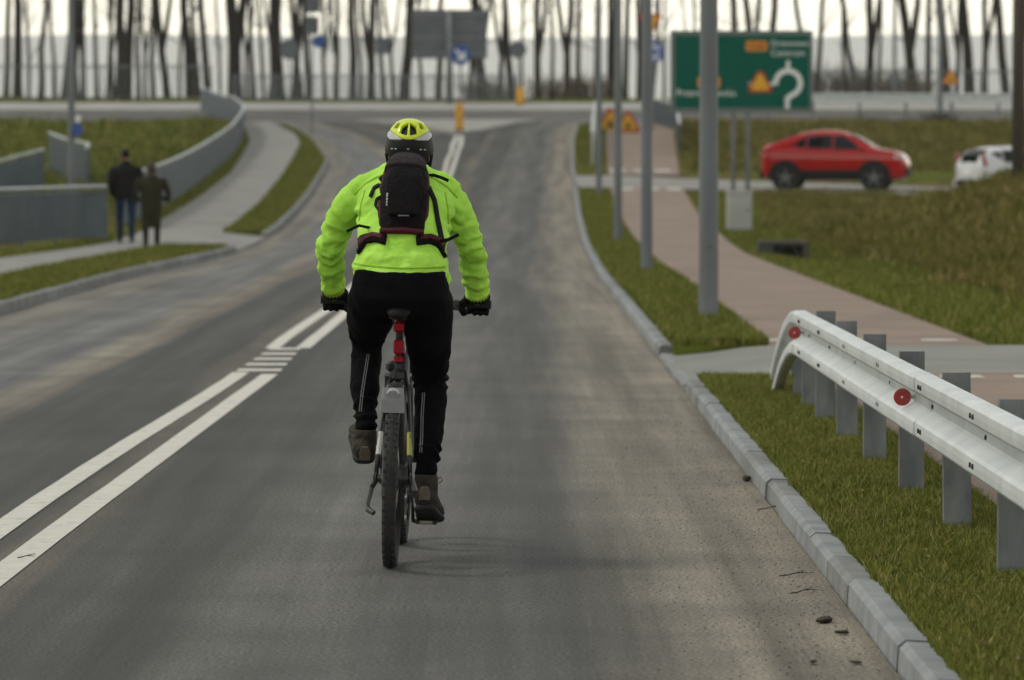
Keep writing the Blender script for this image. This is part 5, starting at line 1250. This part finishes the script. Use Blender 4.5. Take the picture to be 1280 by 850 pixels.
for x in (-.066, -.05, .05, .066, 0):
    u = math.degrees(math.asin(max(-1, min(1, x / HRX)))); q = hp(u, -4, 1.0); d = (q - HC).normalized(); m = MB(); m.bbox(q + d * .0005, (.010, .004, .005), .001, V((0, -1, 0)).rotation_difference(d).to_matrix()); obj('print_mark', m, HWHT, HX)
m = MB(); 
for s in (-1, 1): m.loft([hp(s * 80, -14, .95), HEAD + V((s * .082, .03, -.05)), HEAD + V((s * .05, .06, -.115))], [(.008, .002)] * 3, 6)
m.loft([HEAD + V((-.05, .06, -.115)), HEAD + V((0, .066, -.122)), HEAD + V((.05, .06, -.115))], [(.008, .002)] * 3, 6); obj('strap', m, BLACKP, HX)

# ------------------------------------------------------------------ backpack
KX = thing('backpack', ROOT_LOC, 'small black and dark red backpack with loose straps on the rider\'s back', 'backpack', rot=ROOT_ROT)
PK = M('pack_black', (.006, .0052, .006), .65, (.010, .0085, .0095), 14, 4, .4, 60, spec=.05)
PKG = M('pack_grey_mesh', (.030, .025, .028), .8, (.046, .039, .043), 60, 4, .4, 160, spec=.1)
PKR = M('pack_red', (.075, .006, .014), .6, (.05, .005, .010), 12, 4, .3, 60, spec=.2)
WEB = M('webbing', (.008, .009, .009), .75, spec=.15)
b0, b1 = V((0, .232, 1.262)), V((0, .528, 1.540)); ax = (b1 - b0).normalized(); nb = V((0, -ax.z, ax.y))   # nb points away from the back
pc = lambda t, o_=0.0, x=0.0: b0.lerp(b1, t) + nb * o_ + V((x, 0, 0))
m = MB(); m.loft([pc(-.02, .015), pc(.03, .02), pc(.15, .030), pc(.45, .045), (pc(.75, .042)), pc(.92, .030), pc(.99, .02), pc(1.01, .012)], [(.068, .03), (.086, .048), (.092, .062), (.093, .070), (.087, .066), (.071, .052), (.052, .036), (.028, .02)], 28, ref=(1, 0, 0), power=3.0)
pm_ = vox(m, .006, 6)
displace(pm_, lambda c, n: .0035 * wr(c, 12, 3) + .0025 * wr(c, 26, 1)); pk = obj('main_bag', pm_, PK, KX); PB = bvh_of(pm_)
m = MB(); m.loft([pc(.80, .060), pc(.88, .060), pc(.97, .048), pc(1.035, .02), pc(1.05, -.01)], [(.088, .050), (.081, .047), (.068, .042), (.052, .036), (.036, .028)], 24, ref=(1, 0, 0), power=2.6); lid = obj('lid', vox(m, .006, 5), PKG, pk)
m = MB(); m.loft([pc(.10, .095), pc(.30, .113), pc(.55, .117), pc(.70, .107), pc(.74, .09)], [(.058, .012), (.073, .016), (.075, .018), (.066, .014), (.045, .008)], 24, ref=(1, 0, 0), power=3); fp = vox(m, .005, 5); displace(fp, lambda c, n: .002 * wr(c, 22, 5)); fpo = obj('front_pocket', fp, PK, pk); FB = bvh_of(fp)
for s in (-1, 1):
    m = MB(); m.loft([pc(.02, .02, s * .080), pc(.25, .028, s * .09), pc(.55, .036, s * .092), pc(.85, .03, s * .080), pc(.97, .02, s * .06)], [(.010, .026), (.012, .034), (.012, .034), (.011, .028), (.008, .016)], 12, ref=(1, 0, 0)); obj('side_panel', vox(m, .006, 4), PKR, pk)
m = MB(); m.loft([pc(1.02, .03, .012), pc(1.06, .035, .012), pc(1.085, .02, .015)], [(.016, .014), (.018, .016), (.01, .01)], 12, ref=(1, 0, 0)); obj('grab_loop', m, PKG, pk)
def fstrip(bv, pts, wd, mat, name, par, lift=.0015, th=.0015, n=8):
    me = surf_strip(bv, pts, wd, lift, n=n, thick=th)
    if me: obj(name, me, mat, par)
LOGO = M('pale_print', (.42, .42, .43), .5)
for k, dz in enumerate((0, .011, .022, .033, .042)): fstrip(FB, [(-.064, 1.395 + dz), (-.064 + .001, 1.403 + dz)], .006 - .001 * (k % 2), LOGO, 'print_mark', pk, n=3)
fstrip(FB, [(-.018, 1.358), (.026, 1.358)], .006, LOGO, 'print_dash', pk)
LB = bvh_of(lid.data)
for k in range(6): fstrip(LB, [(-.030 + k * .012, 1.520 + .004 * math.sin(k)), (-.022 + k * .012, 1.521 + .004 * math.sin(k + .6))], .006, LOGO, 'print_mark', lid, n=3)
# hip belt wings, side stabilisers, loose strap ends
for s in (-1, 1):
    m = surf_strip(JB, [(s * .06, 1.262), (s * .11, 1.270), (s * .15, 1.258), (s * .182, 1.21)], .034, .008, n=14, thick=.014)
    if m: w1 = obj('belt_wing', m, PK, KX); m2 = surf_strip(JB, [(s * .075, 1.272), (s * .115, 1.278), (s * .15, 1.262), (s * .168, 1.238)], .018, .017, n=12, thick=.006); obj('belt_panel', m2, PKR, w1) if m2 else None
m = MB(); m.loft([pc(-.02, .055, -.085), pc(-.03, .065, 0), pc(-.02, .055, .085)], [(.018, .012), (.02, .013), (.018, .012)], 12); obj('base_trim', m, PKR, KX)
def loose(pts, wd, name='strap_end'):
    m = MB(); m.loft([V(p) for p in pts], [(wd / 2, .0022)] * len(pts), 8, ref=(.2, -.3, 1), power=4); obj(name, m, WEB, KX)
loose([(-.085, .28, 1.285), (-.12, .245, 1.305), (-.17, .225, 1.315), (-.218, .225, 1.290)], .012)
loose([(.10, .28, 1.265), (.14, .23, 1.262), (.18, .21, 1.270), (.222, .205, 1.292)], .014)
loose([(.075, .48, 1.515), (.11, .44, 1.520), (.145, .425, 1.510), (.170, .42, 1.500)], .014)
m = surf_strip(JB, [(-.085, 1.462), (-.102, 1.474), (-.122, 1.462), (-.134, 1.425)], .012, .006, n=12, thick=.005); obj('strap_end', m, WEB, KX) if m else None
m = surf_strip(JB, [(-.088, 1.43), (-.108, 1.418), (-.112, 1.392), (-.094, 1.372)], .010, .006, n=12, thick=.005); obj('strap_loop', m, WEB, KX) if m else None
m = surf_strip(JB, [(.095, 1.47), (.12, 1.42), (.135, 1.35), (.155, 1.27)], .016, .006, n=16, thick=.005)
if m: obj('shoulder_strap', m, WEB, KX)
m = surf_strip(JB, [(-.06, 1.515), (-.085, 1.505), (-.10, 1.49)], .02, .004, n=8, thick=.006)
if m: obj('shoulder_strap', m, PK, KX)
# ------------------------------------------------------------------ two walkers on the footpath
def walker(loc, rz, H, label, coat, trou, top, longcoat, hood, arms_, stride, build=1.0):
    k = H / 1.75
    t = thing('person', loc, label, 'person', 'couple walking on the footpath', rot=(0, 0, rz))
    S = lambda x, y, z: V((x * k * (build if abs(x) > 0 else 1), y * k, z * k))
    hip = .93; b = MB()
    tors = [(S(0, 0, .86), .150, .105), (S(0, .01, 1.0), .145, .10), (S(0, .015, 1.15), .155, .11), (S(0, .02, 1.30), .185, .115), (S(0, .02, 1.40), .175, .10), (S(0, .02, 1.46), .075, .07)]
    armp = {s: [S(s * .16, .02, 1.40), S(s * .215, .015, 1.33), S(s * arms_[s][0][0], arms_[s][0][1], 1.10), S(s * arms_[s][1][0], arms_[s][1][1], arms_[s][1][2]), S(s * arms_[s][2][0], arms_[s][2][1], arms_[s][2][2])] for s in (-1, 1)}
    legp = {s: [S(s * .085, 0, .95), S(s * .095, stride[s] * .35 + .02, .70), S(s * .10, stride[s] * .55 + .035, .48), S(s * .095, stride[s] * .85, .26), S(s * .095, stride[s], .10)] for s in (-1, 1)}
    hc = S(0, .045, 1.63)
    b.loft([p for p, _, _ in tors], [(a * k * .86 * build, c * k * .86) for _, a, c in tors], 14, ref=(1, 0, 0)); b.loft([S(0, .02, 1.42), S(0, .03, 1.50), S(0, .04, 1.56)], [.055 * k] * 3, 10)
    b.ball(hc, (.073 * k, .092 * k, .115 * k), 14, 12); b.ball(hc + V((0, .045, -.06)) * k, (.05 * k, .05 * k, .05 * k), 10, 8); b.loft([hc + V((0, .085, .02)) * k, hc + V((0, .108, -.02)) * k], [.01, .014], 8)
    for s in (-1, 1):
        b.ball(hc + V((s * .074, 0, 0)) * k, (.012, .02, .03), 8, 6)
        b.loft(armp[s], [q * k for q in (.05, .048, .04, .034, .026)], 10)
        e_ = armp[s][-1]; d = (e_ - armp[s][-2]).normalized()
        b.loft([e_, e_ + d * .05 * k, e_ + d * .10 * k], [(.026 * k, .036 * k), (.03 * k, .042 * k), (.026 * k, .038 * k)], 10)
        for i_, o_ in enumerate((-.030, -.010, .010, .028)): b.loft([e_ + d * .09 * k + V((0, o_, 0)) * k, e_ + d * (.135 + .008 * (i_ in (1, 2))) * k + V((-s * .006, o_, 0)), e_ + d * .17 * k + V((-s * .018, o_, 0))], [.0095, .009, .007], 6)
        b.loft([e_ + d * .03 * k + V((0, .03, 0)) * k, e_ + d * .07 * k + V((-s * .01, .05, 0)) * k, e_ + d * .10 * k + V((-s * .012, .055, 0)) * k], [.012, .011, .008], 6)
        b.loft(legp[s], [q * k for q in (.085, .072, .052, .048, .036)], 10); a = legp[s][-1]; b.loft([a, a + V((0, .03, -.05)) * k, a + V((0, .13, -.07)) * k], [.034, .03, .022], 8)
    body_ = obj('body', vox(b, .011, 4), SKIN, t)
    for s in (-1, 1): m = MB(); m.ball(hc + V((s * .03, .082, .012)) * k, .01, 8, 6); obj('eye', m, WHITEP, body_)
    m = MB(); m.loft([hc + V((-.022, .095, -.06)) * k, hc + V((.022, .095, -.06)) * k], [.004, .004], 6); obj('mouth', m, MATS['lips'], body_)
    # coat
    c = MB(); lo = .80 if not longcoat else .40
    st = [(S(0, .0, lo), .165, .125), (S(0, .0, .86), .178, .13), (S(0, .005, 1.0), .172, .128), (S(0, .012, 1.15), .182, .135), (S(0, .015, 1.30), .208, .135), (S(0, .015, 1.40), .185, .11), (S(0, .02, 1.47), .085, .085)]
    if longcoat: st[0] = (S(0, .0, lo), .150, .125); st.insert(1, (S(0, 0, .68), .165, .13))
    c.loft([p for p, _, _ in st], [(a * k * build, q * k) for _, a, q in st], 18, ref=(1, 0, 0))
    for s in (-1, 1): c.loft(armp[s], [q * k for q in (.072, .072, .062, .056, .046)], 12)
    cm_ = vox(c, .011, 6); displace(cm_, lambda co, n: .010 * wr(co, 6, 2.0) + .006 * wr(co, 14, 4.0)); co_ = obj('coat', cm_, coat, t)
    m = MB(); m.loft([S(0, .02, 1.44), S(0, .03, 1.49), S(0, .035, 1.53)], [(.085, .08), (.08, .078), (.078, .075)], 14, cap=False); obj('collar', baked(m, [('SOLIDIFY', dict(thickness=.012))]), coat, co_)
    tr = MB()
    for s in (-1, 1): tr.loft(legp[s], [q * k for q in (.10, .088, .070, .064, .058)], 12)
    tr.loft([S(0, 0, 1.0), S(0, 0, .88)], [(.15 * k, .11 * k)] * 2, 14, ref=(1, 0, 0)); tq = vox(tr, .011, 5); displace(tq, lambda co, n: .007 * wr(co, 9, 3.0)); obj('trousers', tq, trou, t)
    for s in (-1, 1):
        a = legp[s][-1]; m = MB(); m.loft([a + V((0, -.045, -.055)) * k, a + V((0, 0, -.045)) * k, a + V((0, .10, -.06)) * k, a + V((0, .19, -.075)) * k], [(.034, .038), (.042, .045), (.046, .034), (.026, .018)], 12, ref=(1, 0, 0)); m.loft([a + V((0, 0, .01)), a + V((0, 0, -.04))], [.045, .045], 10); o = obj('shoe', vox(m, .009, 3), top[1], t)
        m = MB(); m.loft([a + V((0, -.055, -.092)) * k, a + V((0, .06, -.092)) * k, a + V((0, .20, -.092)) * k], [(.038, .009), (.046, .009), (.028, .009)], 12, ref=(1, 0, 0)); obj('sole', m, SOLE, o)
    m = MB()
    if hood:
        m.ball(hc + V((0, -.012, .005)) * k, (.105 * k, .122 * k, .135 * k), 16, 12); m.loft([S(0, .0, 1.44), S(0, .0, 1.52)], [(.115 * k, .11 * k), (.10 * k, .10 * k)], 14, ref=(1, 0, 0))
        hm_ = vox(m, .01, 4); displace(hm_, lambda co, n: .006 * wr(co, 10, 2.0)); obj('hood', hm_, top[0], t)
    else:
        m.ball(hc + V((0, -.012, .022)) * k, (.084 * k, .10 * k, .108 * k), 16, 12); hm_ = vox(m, .008, 3); displace(hm_, lambda co, n: .004 * wr(co, 24, 2.0)); obj('hair', hm_, top[0], t)
    return t
COATB = M('coat_black', (.008, .008, .009), .8, (.013, .012, .013), 5, 5, .4, 20, spec=.15); JEAN = M('jeans', (.012, .028, .060), .85, (.018, .040, .085), 6, 5, .3, 60, spec=.2)
OLIVE = M('coat_olive', (.024, .025, .012), .85, (.034, .034, .017), 5, 5, .4, 20, spec=.15); DTR = M('trousers_dark', (.014, .014, .011), .85, spec=.15); HAIR = M('hair_dark', (.010, .008, .007), .7, spec=.2); DSH = M('shoe_black', (.012, .012, .012), .7); BROWN = M('hood_fur', (.045, .036, .026), .9, (.06, .048, .034), 20, 4, .5, 40)
a0 = {-1: [(.245, -.02), (.215, .06, .92), (.165, .13, .88)], 1: [(.275, .0), (.33, -.02, .88), (.375, .01, .68)]}
walker((-7.02, 80.0, zp(80) + .11), R(4), 1.70, 'man in a black jacket and blue jeans walking away on the footpath', COATB, JEAN, (HAIR, DSH), False, False, a0, {-1: .10, 1: -.05}, 1.16)
a1 = {-1: [(.26, .04), (.235, .16, .95), (.15, .24, 1.0)], 1: [(.28, .04), (.27, .14, .98), (.17, .24, 1.02)]}
walker((-6.30, 76.9, zp(76.9) + .11), R(6), 1.47, 'person in a long olive hooded coat walking right of the man in black', OLIVE, DTR, (BROWN, DSH), True, True, a1, {-1: -.06, 1: .10}, 1.28)

# ------------------------------------------------------------------ cars
GLASS = M('car_glass', (.004, .005, .006), .08, spec=.4); TRIM = M('car_trim', (.012, .012, .013), .6, spec=.25); RIM = M('car_rim', (.16, .165, .17), .35, metal=.7)
def car(loc, rz, prof, L, Wd, belt, wheels, wr_, paint, label, side_win, rear_win, front_win, clad, lights):
    """prof: (x, top z, bottom z, half width); x from rear 0 to L. Built along +x, centred on wheels' ground line"""
    t = thing('car', loc, label, 'car', rot=(0, 0, rz)); A = np.array(prof, float); xs = np.linspace(0, L, 34)
    T = lambda x: float(np.interp(x, A[:, 0], A[:, 1])); B = lambda x: float(np.interp(x, A[:, 0], A[:, 2])); HW = lambda x: float(np.interp(x, A[:, 0], A[:, 3]))
    def section(x):
        top, bot, p = T(x), B(x), HW(x); be = min(belt(x), top - .05); tum = .40
        wr2 = max(.35, p * .97 - max(0, top - be) * tum)
        return [(0, bot), (p * .78, bot), (p * .90, bot + .05), (p * .94, bot + .20), (p * 1.0, (bot + be) / 2 + .16), (p * .985, be - .10), (p * .965, be), (wr2 + (p * .965 - wr2) * .45, be + (top - be) * .55), (wr2, top - min(.07, (top - be) * .35)), (wr2 * .86, top - .018), (wr2 * .5, top - .004), (0, top)]
    def side_y(x, z):
        s = section(x); pts = s[2:9]
        return float(np.interp(z, [q[1] for q in pts], [q[0] for q in pts]))
    m = MB(); n = 12; x0 = L / 2
    rows = []
    for x in xs:
        s = section(x); ring_ = [V((x - x0, y, z)) for y, z in s] + [V((x - x0, -y, z)) for y, z in reversed(s[1:-1])]; rows.append(ring_)
    k = len(rows[0]); vs = [p for r in rows for p in r]; fs = [(i * k + j, i * k + (j + 1) % k, (i + 1) * k + (j + 1) % k, (i + 1) * k + j) for i in range(len(rows) - 1) for j in range(k)] + [tuple(range(k - 1, -1, -1)), tuple(range((len(rows) - 1) * k, len(rows) * k))]
    m.add(vs, fs)
    me = baked(m, [('SUBSURF', dict(levels=1))])
    cut = MB()
    for wx in wheels:
        for s in (-1, 1): cut.cyl((wx - x0, s * .45, wr_), (wx - x0, s * 1.3, wr_), wr_ * 1.13, 28)
    co = bpy.data.objects.new('cut', cut.mesh('cut')); BAKE.collection.objects.link(co); co.hide_render = True
    me2 = baked(me, [('BOOLEAN', dict(operation='DIFFERENCE', object=co, solver='EXACT'))]); bpy.data.objects.remove(co)
    if len(me2.polygons) < 100: me2 = me
    for p in me2.polygons: p.use_smooth = True
    body_ = obj('body', me2, paint, t)
    for wx in wheels:
        for s in (-1, 1):
            y = s * (HW(wx) - .115); w_ = MB(); w_.lathe([(wr_ * .66, -.10), (wr_ * .92, -.11), (wr_, -.08), (wr_, .08), (wr_ * .92, .11), (wr_ * .66, .10)], (wx - x0, y, wr_), 'y', 32, True); wo = obj('wheel', w_, RUBBER, t, smooth=True)
            r_ = MB(); r_.lathe([(.0, s * .09), (wr_ * .2, s * .095), (wr_ * .22, s * .06), (wr_ * .60, s * .055), (wr_ * .66, s * .10), (wr_ * .68, s * .09), (wr_ * .66, s * .03), (0, s * .03)], (wx - x0, y, wr_), 'y', 28); 
            obj('rim', r_, TRIM, wo); sp = MB()
            for a in range(5):
                q = R(72 * a + 15); sp.loft([(wx - x0, y + s * .085, wr_), (wx - x0 + wr_ * .63 * math.cos(q), y + s * .09, wr_ + wr_ * .63 * math.sin(q))], [(.045, .016), (.035, .014)], 8, ref=(-math.sin(q), 0, math.cos(q)))
            obj('spoke_star', sp, RIM, wo)
            li = MB(); li.lathe([(wr_ * 1.02, -.0), (wr_ * 1.125, .0), (wr_ * 1.125, -s * .2), (wr_ * 1.02, -s * .2)], (wx - x0, s * (HW(wx) - .02), wr_), 'y', 28, True); obj('wheel_arch_liner', li, TRIM, wo)
            if clad:
                ar = MB(); ar.lathe([(wr_ * 1.10, s * .004), (wr_ * 1.42, s * .004), (wr_ * 1.40, s * .022), (wr_ * 1.12, s * .022)], (wx - x0, s * HW(wx) * 1.0, wr_), 'y', 36, True)
                ar.f = [f for f in ar.f if all(ar.v[i][2] > B(wx) - .02 for i in f)]; obj('arch_cladding', ar, TRIM, t)
    def patch(x0_, x1_, zlo, zhi, s, off=.006, n=10, mm=5):
        rows = []
        for i in range(n + 1):
            x = x0_ + (x1_ - x0_) * i / n; a, c = zlo(x), zhi(x)
            rows.append([V((x - x0, s * (side_y(x, a + (c - a) * j / mm) + off), a + (c - a) * j / mm)) for j in range(mm + 1)])
        return MB().strip(rows)
    for s in (-1, 1):
        for (xa, xb, zl, zh) in side_win:
            me = baked(patch(xa, xb, zl, zh, s), [('SOLIDIFY', dict(thickness=.006, offset=1))]); obj('side_window', me, GLASS, body_)
        zl = lambda x: B(x) + .02; zh = lambda x: B(x) + (.33 if clad else .08)
        obj('sill', baked(patch(wheels[0] + wr_ * 1.2, wheels[1] - wr_ * 1.2, zl, zh, s, .008), [('SOLIDIFY', dict(thickness=.01, offset=1))]), TRIM, body_)
        mi = MB(); xm = side_win[-1][1] - .12; zm = belt(xm) + .06; mi.ball((xm - x0, s * (side_y(xm, zm) + .13), zm + .03), (.07, .10, .07), 10, 8); mi.loft([(xm - x0, s * side_y(xm, zm), zm - .01), (xm - x0, s * (side_y(xm, zm) + .08), zm)], [.03, .025], 8); obj('door_mirror', mi, paint if clad else TRIM, t)
        for xh in [(q[0] + q[1]) / 2 - .35 for q in side_win[-2:]]:
            h_ = MB(); zz_ = belt(xh) - .11; h_.bbox((xh - x0, s * (side_y(xh, zz_) + .016), zz_), (.2, .025, .028), .008); obj('door_handle', h_, paint, body_)
        for xd in [q[0] - .03 for q in side_win[-2:]] + [side_win[-1][1] + .02]:
            g_ = MB(); zz_ = np.linspace(B(xd) + .2, belt(xd) - .01, 6); g_.strip([[V((xd - .005 - x0, s * (side_y(xd, z) + .003), z)), V((xd + .005 - x0, s * (side_y(xd, z) + .003), z))] for z in zz_]); obj('door_gap', g_, TRIM, body_)
    def toppatch(xa, xb, fr, off=.008):
        rows = []
        for i in range(9):
            x = xa + (xb - xa) * i / 8; top, p = T(x), HW(x); be = min(belt(x), top - .05); w2 = max(.35, p * .97 - max(0, top - be) * .40) * fr
            rows.append([V((x - x0, w2 * q, top + off - .020 * abs(q) ** 3)) for q in np.linspace(-1, 1, 9)])
        return baked(MB().strip(rows), [('SOLIDIFY', dict(thickness=.006, offset=1))])
    obj('rear_window', toppatch(*rear_win, .86), GLASS, body_); obj('windscreen', toppatch(*front_win, .90), GLASS, body_)
    lights(t, body_, side_y, T, B, HW, x0, L)
    return t
def car_paint(name, c): return M(name, c, .35, tuple(q * .93 for q in c), 1.5, 2, coat=.8, spec=.15)
REDC = car_paint('paint_red', (.40, .005, .004)); WHTC = car_paint('paint_white', (.66, .67, .69))
TAIL = M('tail_lamp', (.28, .006, .012), .25, coat=.5); HEADL = M('head_lamp', (.50, .52, .53), .15, coat=.5)
def lt_suv(t, b, sy, T, B, HW, x0, L):
    for s in (-1, 1):
        m = MB(); m.bbox((.10 - x0, s * .55, 1.17), (.09, .62, .12), .02); obj('tail_lamp', m, TAIL, t)
        m = MB(); m.loft([(L - .40 - x0, s * (sy(L - .40, 1.0) - .01), 1.0), (L - .12 - x0, s * (sy(L - .12, .95) - .03), .96)], [(.04, .05), (.05, .045)], 10); obj('headlamp', m, HEADL, t)
    m = MB(); m.bbox((.02 - x0, 0, .48), (.10, 1.3, .26), .04); obj('rear_bumper', m, TRIM, t)
    m = MB(); m.bbox((.035 - x0, 0, .90), (.03, .50, .11), .008); obj('number_plate', m, WHITEP, t)
    m = MB(); m.bbox((L - .03 - x0, 0, .52), (.08, 1.3, .26), .03); obj('front_grille', m, TRIM, t)
    m = MB(); m.bbox((.16 - x0, 0, 1.345), (.18, 1.1, .03), .012); obj('spoiler', m, REDC, t)
suv = [(x, .10 + z * 1.09 if z > .5 else z * 1.09, b_ * 1.15, h_) for x, z, b_, h_ in [(0, .98, .42, .74), (.06, 1.10, .34, .84), (.25, 1.17, .27, .90), (.9, 1.40, .24, .91), (1.45, 1.545, .24, .915), (2.0, 1.58, .24, .915), (2.5, 1.55, .24, .915), (2.95, 1.40, .24, .915), (3.45, 1.12, .24, .91), (3.6, 1.07, .24, .905), (4.1, 1.00, .25, .89), (4.35, .90, .27, .84), (4.46, .72, .32, .72), (4.50, .60, .38, .60)]]
bl = lambda x: 1.19 - .03 * (x - 2.0) / 2.0 if x > 1.0 else 1.21
sw = [(.95, 1.42, lambda x: 1.28 + max(0, (1.2 - x)) * .50, lambda x: 1.295 + .34 * float(sstep(.85, 1.5, x))), (1.47, 2.22, lambda x: 1.25, lambda x: 1.635 + .02 * (x > 1.7)), (2.28, 3.20, lambda x: 1.225, lambda x: 1.655 - .40 * float(sstep(2.45, 3.25, x)))]
cy = 119.6; cxm = px(1045, 240, cy).x
car((cxm, cy, zp(cy) + .105), R(-11), suv, 4.5, 1.83, bl, (.80, 3.50), .37, REDC, 'red coupe-roofed crossover car driving right on the side road', sw, (.35, 1.15), (2.75, 3.36), True, lt_suv).scale = (.89, .89, .89)
def lt_hatch(t, b, sy, T, B, HW, x0, L):
    for s in (-1, 1):
        m = MB(); m.loft([(.16 - x0, s * (HW(.16) - .06), 1.30), (.13 - x0, s * (HW(.13) - .02), 1.12), (.20 - x0, s * (HW(.2) + .004), .92)], [(.05, .06), (.06, .075), (.05, .06)], 10); obj('tail_lamp', m, TAIL, t)
        m = MB(); m.loft([(L - .45 - x0, s * (sy(L - .45, .80) - .01), .80), (L - .14 - x0, s * (sy(L - .14, .74) - .03), .76)], [(.05, .06), (.05, .05)], 10); obj('headlamp', m, HEADL, t)
    m = MB(); m.bbox((.015 - x0, 0, .42), (.08, 1.2, .20), .04); obj('rear_bumper', m, TRIM, t)
    m = MB(); m.bbox((.015 - x0, 0, .72), (.03, .50, .11), .008); obj('number_plate', m, WHITEP, t)
    m = MB(); m.bbox((.11 - x0, 0, 1.08), (.02, .95, .32), .02, Matrix.Rotation(R(18), 3, 'Y')); obj('tailgate_glass', m, GLASS, t)
hat = [(0, .85, .40, .70), (.05, 1.0, .32, .78), (.15, 1.18, .26, .82), (.35, 1.40, .23, .835), (.75, 1.49, .22, .84), (1.4, 1.51, .22, .84), (2.0, 1.45, .22, .84), (2.6, 1.16, .22, .84), (2.85, 1.03, .22, .835), (3.3, .93, .24, .80), (3.55, .78, .28, .70), (3.62, .60, .34, .58)]
bl2 = lambda x: .98 - .05 * (x - 1) / 2
sw2 = [(.48, .78, lambda x: 1.10 + (.78 - x) * .6, lambda x: 1.33), (.84, 1.50, lambda x: 1.03, lambda x: 1.385), (1.56, 2.35, lambda x: 1.00, lambda x: 1.39 - .32 * float(sstep(1.8, 2.4, x)))]
cy = 113.6; cxm = px(1228, 235, cy).x + .95
car((cxm, cy, zp(cy) + .105), R(24), hat, 3.62, 1.68, bl2, (.62, 2.96), .30, WHTC, 'small white hatchback half hidden by the mound at the right', sw2, (.20, .42), (2.02, 2.72), False, lt_hatch).scale = (.87, .87, .87)
bpy.data.scenes.remove(BAKE)
